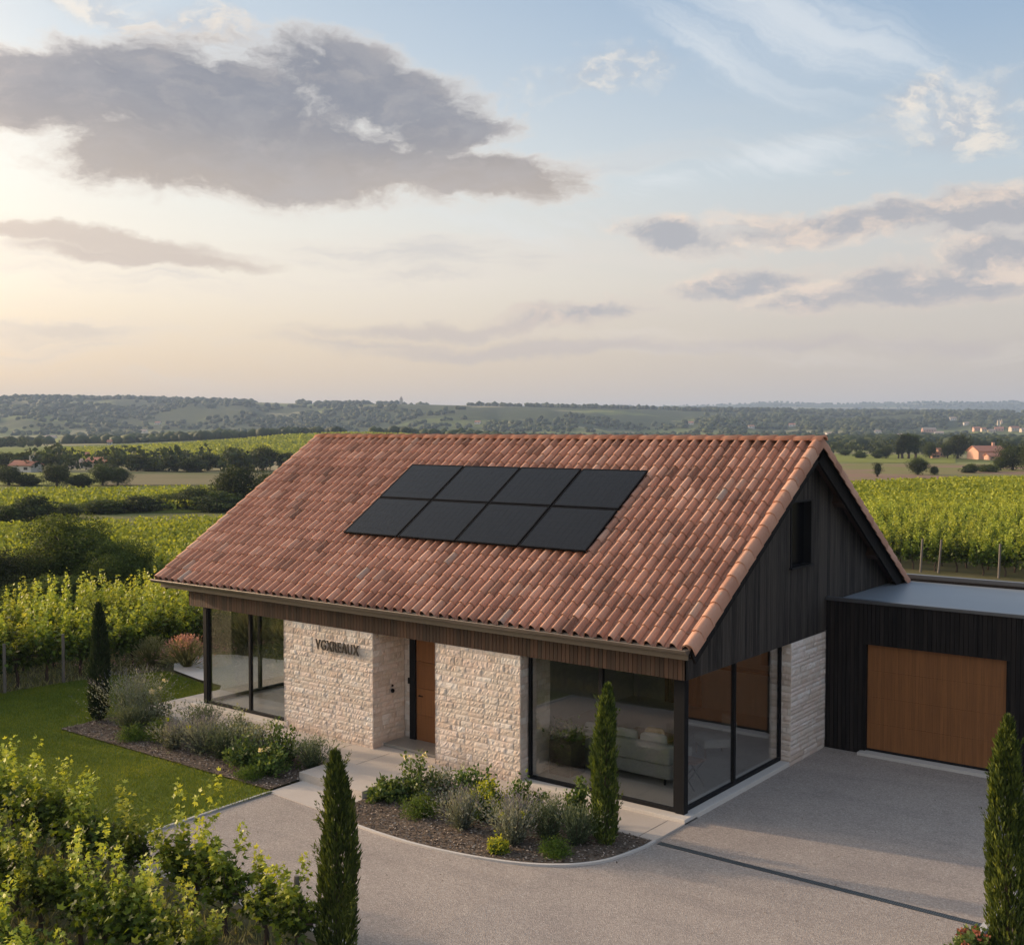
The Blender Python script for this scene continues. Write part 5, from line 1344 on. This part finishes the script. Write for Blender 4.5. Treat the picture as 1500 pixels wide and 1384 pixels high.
def put_tree(key, px, ybase, w, h, label, group, d=None, cat='tree'):
    """w, h in photograph pixels at the tree's own distance"""
    d = d or ground_at(px, ybase); p = PT(px, d); e = TP[key][0]
    o = e if key not in tused else copy_tree(e); tused.add(key)
    if key.startswith('near') or 'bush' in key: nat = .95
    elif key == 'poplar': nat = .26
    else: nat = .86
    hh = h*1.08*d/FPX; ww = w*1.08*d/FPX/nat
    o.location = p; o.scale = (ww, ww, hh); o.rotation_euler = (0, 0, random.uniform(0, 6.28)); o.name = KIND_NAME[key]
    tag(o, label, cat, group); return o
# big bushes left of the roof
G1 = 'large bushes beyond the lawn vines'
put_tree('nearbush2', 105, 880, 175, 158, 'large rounded bush with sunlit green top beyond the lawn vines', G1, 52, 'bush')
put_tree('nearbush2', 172, 880, 120, 122, 'dark dense bush on the right flank of the sunlit one', G1, 50, 'bush')
put_tree('nearbush', 12, 885, 150, 110, 'dark bush at the left picture edge, beside the sunlit bush', G1, 50, 'bush')
put_tree('nearbush', -70, 885, 170, 130, 'dark bush just beyond the left picture edge', G1, 50, 'bush')
put_tree('nearbush', 225, 870, 90, 62, 'low dark bush between the sunlit bush and the roof eave', G1, 55, 'bush')
put_tree('nearbush2', 60, 885, 120, 78, 'low green bush in front of the two large dark ones', G1, 47, 'bush')
G2 = 'trees along the near valley hedge'
for i, (k, px, yb, w, h, lb, ct) in enumerate([
    ('bush', 52, 765, 66, 40, 'dark round bush at the left corner of the near green field', 'bush'), ('bush2', 8, 768, 60, 32, 'olive bush at the left edge beside the dark round bush', 'bush'), ('bush', 95, 760, 50, 22, 'low bush right of the dark round bush', 'bush'),
    ('bush2', 150, 752, 70, 24, 'low pale bush in the hedge above the near field', 'bush'), ('bush', 205, 750, 70, 24, 'low dark bush in the middle of the near hedge', 'bush'), ('bush2', 250, 747, 60, 26, 'olive bush left of the tall hedge tree', 'bush'),
    ('round', 285, 748, 66, 36, 'dark tree in the near hedge, left of the tallest', 'tree'), ('round2', 345, 745, 76, 66, 'tallest dark tree of the near hedge beside the roof slope', 'tree'), ('round', 400, 742, 80, 52, 'dark tree half hidden by the roof slope', 'tree'), ('bush', 320, 750, 70, 30, 'dense bush at the foot of the tallest hedge tree', 'bush')]):
    put_tree(k, px, yb, w, h, lb, G2, None, ct)
G3 = 'trees of the middle valley hedge'
L3 = [('round', 12, 712, 42, 28, 'dark tree at the left edge under the white farmhouse'), ('round2', 82, 714, 44, 32, 'round dark tree on the hedge right of the farmhouse'), ('bush', 40, 712, 40, 16, 'low hedge bush between two round trees left'), ('bush', 118, 714, 36, 18, 'low bush right of the round dark tree'), ('round', 150, 713, 34, 30, 'dark tree standing by the pale barn gap'), ('round2', 172, 712, 36, 26, 'dark tree at the left corner of the brown field'),
      ('round', 8, 688, 44, 24, 'dark tree at the far left behind the hedge'), ('round3', 62, 688, 30, 26, 'olive tree right beside the white farmhouse'), ('round', 84, 690, 30, 22, 'dark tree between farmhouse and barns'), ('round2', 100, 686, 22, 20, 'slim dark tree left of the barns'), ('round3', 172, 688, 30, 24, 'olive tree at the right end of the barns'),
      ('round', 200, 690, 34, 22, 'tree in the long hedge right of the barns'), ('bush', 228, 691, 40, 18, 'low bush in the long hedge'), ('round2', 255, 691, 34, 22, 'darker tree in the long hedge'), ('bush', 282, 692, 40, 20, 'dense bush before the two big hedge trees'), ('round', 305, 690, 36, 24, 'medium tree left of the big round one'), ('round2', 340, 689, 34, 32, 'big dark tree, left one of the pair on the long hedge'), ('round', 385, 690, 48, 34, 'big round tree, right one of the pair on the long hedge'), ('bush', 362, 691, 30, 18, 'small bush between the pair of big trees'), ('round2', 420, 690, 34, 26, 'tree at the roof edge end of the long hedge'), ('bush', 440, 690, 40, 20, 'bush mostly hidden by the roof slope')]
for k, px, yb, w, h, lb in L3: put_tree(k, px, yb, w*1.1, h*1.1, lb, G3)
G4 = 'small trees on the far vineyard slope'
for k, px, yb, w, h, lb in [('round', 183, 661, 12, 9, 'tiny tree on the pale green slope'), ('bush', 197, 661, 16, 5, 'small bush line on the pale green slope'), ('round', 55, 655, 16, 14, 'grey-green tree left of the pale slope')] : put_tree(k, px, yb, w, h, lb, G4)
G5 = 'trees on the right-hand fields'
L5 = [('poplar', 1322, 672, 15, 36, 'left poplar of the dark poplar group'), ('poplar', 1331, 672, 14, 37, 'middle poplar of the dark poplar group'), ('poplar', 1341, 672, 14, 35, 'right poplar of the dark poplar group'), ('poplar', 1316, 672, 10, 28, 'small poplar at the left of the poplar group'),
      ('round', 1298, 672, 20, 20, 'round tree left of the poplars'), ('bush', 1286, 672, 18, 13, 'bush left of the round tree by the poplars'), ('bush', 1260, 672, 18, 11, 'low round bush on the field edge near the roof'), ('round2', 1362, 672, 24, 24, 'tree right of the poplars'),
      ('round', 1403, 672, 38, 38, 'large dark tree between the two pink houses'), ('round2', 1388, 672, 22, 24, 'tree at the left side of the large dark one'), ('poplar', 1286, 700, 13, 22, 'slim dark tree alone on the field'), ('round', 1345, 698, 34, 28, 'round dark tree on the field edge, above the vines'), ('round2', 1369, 697, 15, 15, 'small tree at the side of the round dark one'),
      ('bush', 1421, 695, 26, 15, 'dark bush on the field edge right of centre'), ('bush2', 1448, 693, 34, 14, 'pale scrub right of the dark bush'), ('round', 1484, 691, 46, 40, 'large olive tree at the right picture edge'), ('round2', 1510, 692, 40, 44, 'tree at the very right picture edge'), ('round3', 1466, 690, 26, 22, 'pale green tree left of the large olive one'), ('round', 1470, 666, 30, 20, 'dark tree behind the large pink house'), ('round2', 1238, 668, 20, 10, 'low tree just right of the ridge end')]
for k, px, yb, w, h, lb in L5: put_tree(k, px, yb, w, h, lb, G5)

# woods: masses of crowns on the hills and along the valley
def woods():
    rng = np.random.default_rng(77); N = 46000
    px = rng.uniform(-500, 2000, N); d = np.exp(rng.uniform(math.log(560), math.log(6900), N))
    la = d*(px-750)/FPX; X = CAM.x+d*F2.x+la*R2.x; Y = CAM.y+d*F2.y+la*R2.y; Z = H(X, Y)
    n1 = fbm(X/260, Y/260, 21); band = fbm(px/120, np.log(d)*14, 31)
    hill = Z > 6
    keep = np.where(hill, n1 > np.where(px < 520, .39, .455), (band > .53))
    inF = ((px > 50) & (px < 660) & (d > 340) & (d < 720)) | ((px > -220) & (px < 170) & (d > 790) & (d < 1160))
    for hp, hd, hw in FH:
        keep &= ~((np.abs(px-hp) < hw*.75+2) & (d < hd*1.01) & (d > hd*.84))
    keep &= ~inF; k = np.where(keep)[0]
    C = np.stack([X, Y, Z], -1)[k]; dk = d[k]
    ico = bmesh.new(); bmesh.ops.create_icosphere(ico, subdivisions=1, radius=1); iv = np.array([v.co[:] for v in ico.verts]); fi = np.array([[v.index for v in f.verts] for f in ico.faces]); ico.free()
    s = rng.uniform(2.4, 4.6, len(C))*np.clip(dk/1600, 1., 1.9)
    jit = 1+rng.normal(0, .16, (len(C), len(iv)))
    V = C[:, None, :]+np.array([0, 0, .62])*s[:, None, None]+iv[None]*s[:, None, None]*jit[:, :, None]*np.array([1.15, 1.15, .8])
    Fq = fi[None]+(np.arange(len(C))*len(iv))[:, None, None]
    rr_ = np.repeat(np.clip(rng.normal(.4, .22, len(C)), 0, 1), len(fi))
    tag(obj('distant_woods', mesh_np('distant_woods', V.reshape(-1, 3), Fq.reshape(-1, 3), rr_, M_WOOD, True)), 'dark woods covering the far hills and valley hedgerows', 'woods', kind='stuff')
    # nearer belts of trees across the valley: leafy clumps
    P = []
    belts = [(-200, 330, 275, 5), (330, 560, 275, 6), (1180, 1520, 480, 14), (1000, 1520, 640, 16), (-80, 70, 640, 14), (180, 470, 790, 20), (60, 300, 344, 5)]
    for x0, x1, dd_, dep in belts:
        n = int((x1-x0)/1500*dd_*.9/3.2*1.6); pxb = rng.uniform(x0, x1, n); db = dd_+rng.normal(0, dep, n)
        C0 = np.array([tuple(PT(a, b)) for a, b in zip(pxb, db)]); sz = rng.uniform(3, 7, n)
        for c, s_ in zip(C0, sz):
            m = 60; u = uvec(m, rng)*np.cbrt(rng.random(m))[:, None]; Cc = c+u*np.array([s_*.45, s_*.45, s_*.42])+np.array([0, 0, s_*.45])
            P.append(leaves(Cc, rng.normal(size=(m, 3)), rng.uniform(.5, 1.2, m)*s_*.16, TPL_TUFT, np.clip(rng.normal(.4, .2, m)+.25*u[:, 2], 0, 1), None, rng))
    tag(obj('tree_belts', mesh_np('tree_belts', *merge(P), M_WOOD)), 'dark belts of trees across the middle of the valley', 'woods', kind='stuff')

# ------------------------------------------------------------------ far buildings
M_HW = {'white': plain('white_render', (.62, .58, .52), .9, .1, 0, .06, 1), 'cream': plain('cream_render', (.55, .46, .36), .9, .1, 0, .06, 1), 'pink': plain('pink_render', (.55, .33, .25), .9, .1, 0, .06, 1), 'stone': plain('old_stone', (.42, .37, .30), .9, .1, 0, .1, 1)}
M_HR = {'red': plain('far_roof_red', (.42, .20, .14), .9, .1, 0, .12, 1), 'pale': plain('far_roof_pale', (.42, .31, .25), .9, .1, 0, .12, 1)}
M_WIN = plain('far_window', (.03, .03, .035), .3, .5)
FH = []
def far_house(px, yb, w, h, wc, rc, label, group, d=None, name='farmhouse', cat='house', rz=None, depth=7, chimney=False):
    d = d or ground_at(px, yb); p = PT(px, d); W = w*d/FPX; Ht = h*d/FPX
    FH.append((px, d, w))
    e = empty(name, p, YAW+(rz if rz is not None else random.uniform(-.3, .3))); tag(e, label, cat, group)
    wh = Ht*.62; D = min(depth, W*.8)
    mb = MB(); mb.box(-W/2, W/2, -D/2, D/2, -1, wh); wl = mb.build('wall', M_HW[wc], e)
    mb = MB(); o_ = .35; t = .2
    for s in (-1, 1):
        y0, y1 = s*(D/2+o_), 0
        mb.hexa([(-W/2-o_, y0, wh-.1), (W/2+o_, y0, wh-.1), (W/2+o_, y1, Ht), (-W/2-o_, y1, Ht), (-W/2-o_, y0, wh+t-.1), (W/2+o_, y0, wh+t-.1), (W/2+o_, y1, Ht+t), (-W/2-o_, y1, Ht+t)])
    rf = mb.build('roof', M_HR[rc], e)
    mb = MB()
    for s in (-1, 1): x_ = s*(W/2-.02); mb.poly([(x_, -D/2, wh), (x_, D/2, wh), (x_, 0, Ht)] if s > 0 else [(x_, 0, Ht), (x_, D/2, wh), (x_, -D/2, wh)])
    mb.build('gable_end', M_HW[wc], e)
    if chimney:
        mb = MB(); mb.box(W*.2, W*.2+.8, -.4, .4, Ht-.6, Ht+1.3); mb.build('chimney', M_HW[wc], rf)
    n = max(2, min(6, int(W/3.5)))
    for k in range(n):
        x_ = -W/2+W*(k+.5)/n; mb = MB(); mb.box(x_-.5, x_+.5, -D/2-.06, -D/2-.01, wh*.35, wh*.75); mb.build('window', M_WIN, e)
    return e
GF = 'farm buildings in the left valley'
far_house(38, 692, 34, 16, 'white', 'red', 'long white farmhouse between dark trees at the left', GF, chimney=True)
far_house(112, 686, 20, 13, 'cream', 'pale', 'left barn with a pale roof, beside the bigger barn', GF)
far_house(147, 688, 34, 17, 'cream', 'red', 'bigger barn with a reddish roof, right of the farmhouse', GF)
far_house(127, 672, 5, 9, 'cream', 'red', 'small pink tower rising behind the barns', GF, None, 'dovecote', 'tower')
far_house(161, 652, 6, 7, 'white', 'red', 'tiny white cottage at the top of the pale green slope', GF)
far_house(75, 633, 14, 5, 'white', 'pale', 'low white building at the foot of the wooded ridge', GF, 1180)
far_house(211, 620, 9, 5, 'white', 'pale', 'lone white house high on the wooded ridge', GF, 1500)
far_house(270, 644, 9, 5, 'cream', 'pale', 'pale cottage in the hamlet left of the ruin', GF, 900)
far_house(290, 645, 7, 5, 'cream', 'red', 'small house just left of the ruin', GF, 900)
far_house(365, 640, 12, 5, 'cream', 'pale', 'long low house right of the ruin', GF, 900)
GR = 'houses in the right valley'
far_house(1445, 673, 42, 19, 'pink', 'red', 'large pink farmhouse with a long terracotta roof on the right', GR, None, 'farmhouse', 'house', .1, 9, True)
far_house(1455, 674, 20, 9, 'pink', 'red', 'low pink outbuilding in front of the large pink farmhouse', GR, ground_at(1455, 673)-8, 'outbuilding', 'shed', .1, 5)
far_house(1370, 672, 10, 9, 'pink', 'red', 'small pink cottage left of the large dark tree', GR)
far_house(1378, 670, 12, 13, 'pink', 'red', 'pink house with a taller end, behind the small cottage', GR)
far_house(1360, 631, 20, 7, 'pink', 'pale', 'pale pink house on the wooded rise above the poplars', GR, ground_at(1360, 634, 1250))
for i, (px, w, h, wc, rc, lb) in enumerate([(1430, 10, 6, 'pink', 'red', 'leftmost pink house of the far village'), (1440, 7, 6, 'cream', 'red', 'narrow cream house second in the far village'), (1452, 9, 5, 'cream', 'pale', 'low cream house in the middle of the far village'), (1463, 12, 6, 'pink', 'red', 'wide pink house in the middle of the far village'), (1485, 14, 7, 'cream', 'red', 'wide cream house near the right edge of the far village'), (1498, 8, 6, 'cream', 'pale', 'last house of the far village at the picture edge')]):
    far_house(px, 632, w, h, wc, rc, lb, 'far village on the right', ground_at(px, 632+(i % 3), 1250))
for px, d_, w, lb in ((1215, 1330, 12, 'white house near the ridge end in the far valley'), (1285, 1500, 9, 'pale house left of the poplars, far off'), (1318, 1420, 12, 'long pale house far behind the poplars'), (1395, 2000, 9, 'white house on the blue hillside'), (1375, 1600, 12, 'cream house on the blue hillside, lower down')):
    far_house(px, 0, w, 5, 'white', 'pale', lb, GR, d_)
for px, yb, w, lb in ((1100, 628, 8, 'small white house above the roof ridge, right of centre'), (1012, 622, 7, 'pale house on the hillside above the ridge tiles'), (700, 622, 8, 'pale cottage on the middle hillside over the roof'), (232, 622, 8, 'second white house on the wooded ridge, right of the lone one'), (1160, 626, 9, 'cream house among the woods left of the gable'), (1415, 624, 8, 'cream house in the woods left of the far village')):
    far_house(px, yb, w, 4.5, 'white' if px % 3 else 'cream', 'pale' if px % 2 else 'red', lb, 'scattered houses on the hills', ground_at(px, yb, 1250))
def tower(px, d, w, h, label, name='tower', spire=True, cat='tower', wc='stone'):
    p = PT(px, d); W = w*d/FPX; Ht = h*d/FPX; e = empty(name, p, YAW); tag(e, label, cat)
    mb = MB(); k = .62 if spire else 1
    mb.hexa([(-W/2, -W/2, -3), (W/2, -W/2, -3), (W/2, W/2, -3), (-W/2, W/2, -3), (-W*.44, -W*.44, Ht*k), (W*.44, -W*.44, Ht*k), (W*.44, W*.44, Ht*k), (-W*.44, W*.44, Ht*k)]); mb.build('tower_wall', M_HW[wc], e)
    mb = MB()
    if spire:
        a = W*.5; z = Ht*k
        mb.mesh([(-a, -a, z), (a, -a, z), (a, a, z), (-a, a, z), (0, 0, Ht)], [(0, 1, 4), (1, 2, 4), (2, 3, 4), (3, 0, 4)]); mb.build('spire', M_HR['pale'], e)
    else:
        for i in (-1, 1):
            for j in (-1, 1): mb.box(i*W*.34-W*.1, i*W*.34+W*.1, j*W*.34-W*.1, j*W*.34+W*.1, Ht, Ht*1.12)
        mb.build('battlement', M_HW[wc], e)
tower(588, 2480, 5, 14, 'dark church tower with a spire on the skyline of the ridge', 'church_tower')
tower(1462, ground_at(1462, 628, 1250), 3.6, 11, 'left stone tower above the far village', 'church_tower', False)
tower(1466.5, ground_at(1466, 628, 1250)+20, 3.4, 13, 'right, taller stone tower above the far village', 'church_tower', True)
tower(316, 880, 5, 9, 'left block of the pale ruin on the green rise', 'ruined_tower', False, 'ruin', 'cream')
tower(325, 884, 5, 10, 'right block of the pale ruin on the green rise', 'ruined_tower', False, 'ruin', 'cream')

woods()

# ------------------------------------------------------------------ haze
hz = MB(); hz.box(-9800, 9900, -9900, 9900, -14, 190); hm = bpy.data.materials.new('haze_air'); hm.use_nodes = True; hm.node_tree.nodes.clear()
t = NT(hm.node_tree); ou = t.n('ShaderNodeOutputMaterial'); pv = t.n('ShaderNodeVolumePrincipled')
pv.inputs['Color'].default_value = (.46, .60, .86, 1); pv.inputs['Density'].default_value = 1.55e-4; pv.inputs['Anisotropy'].default_value = .1
hm.node_tree.links.new(pv.outputs[0], ou.inputs['Volume'])
ho = hz.build('haze', hm); ho['kind'] = 'stuff'; ho['label'] = 'blue evening haze over the valley'; ho['category'] = 'haze'

for m in bpy.data.materials:
    if 't' in m: del m['t']
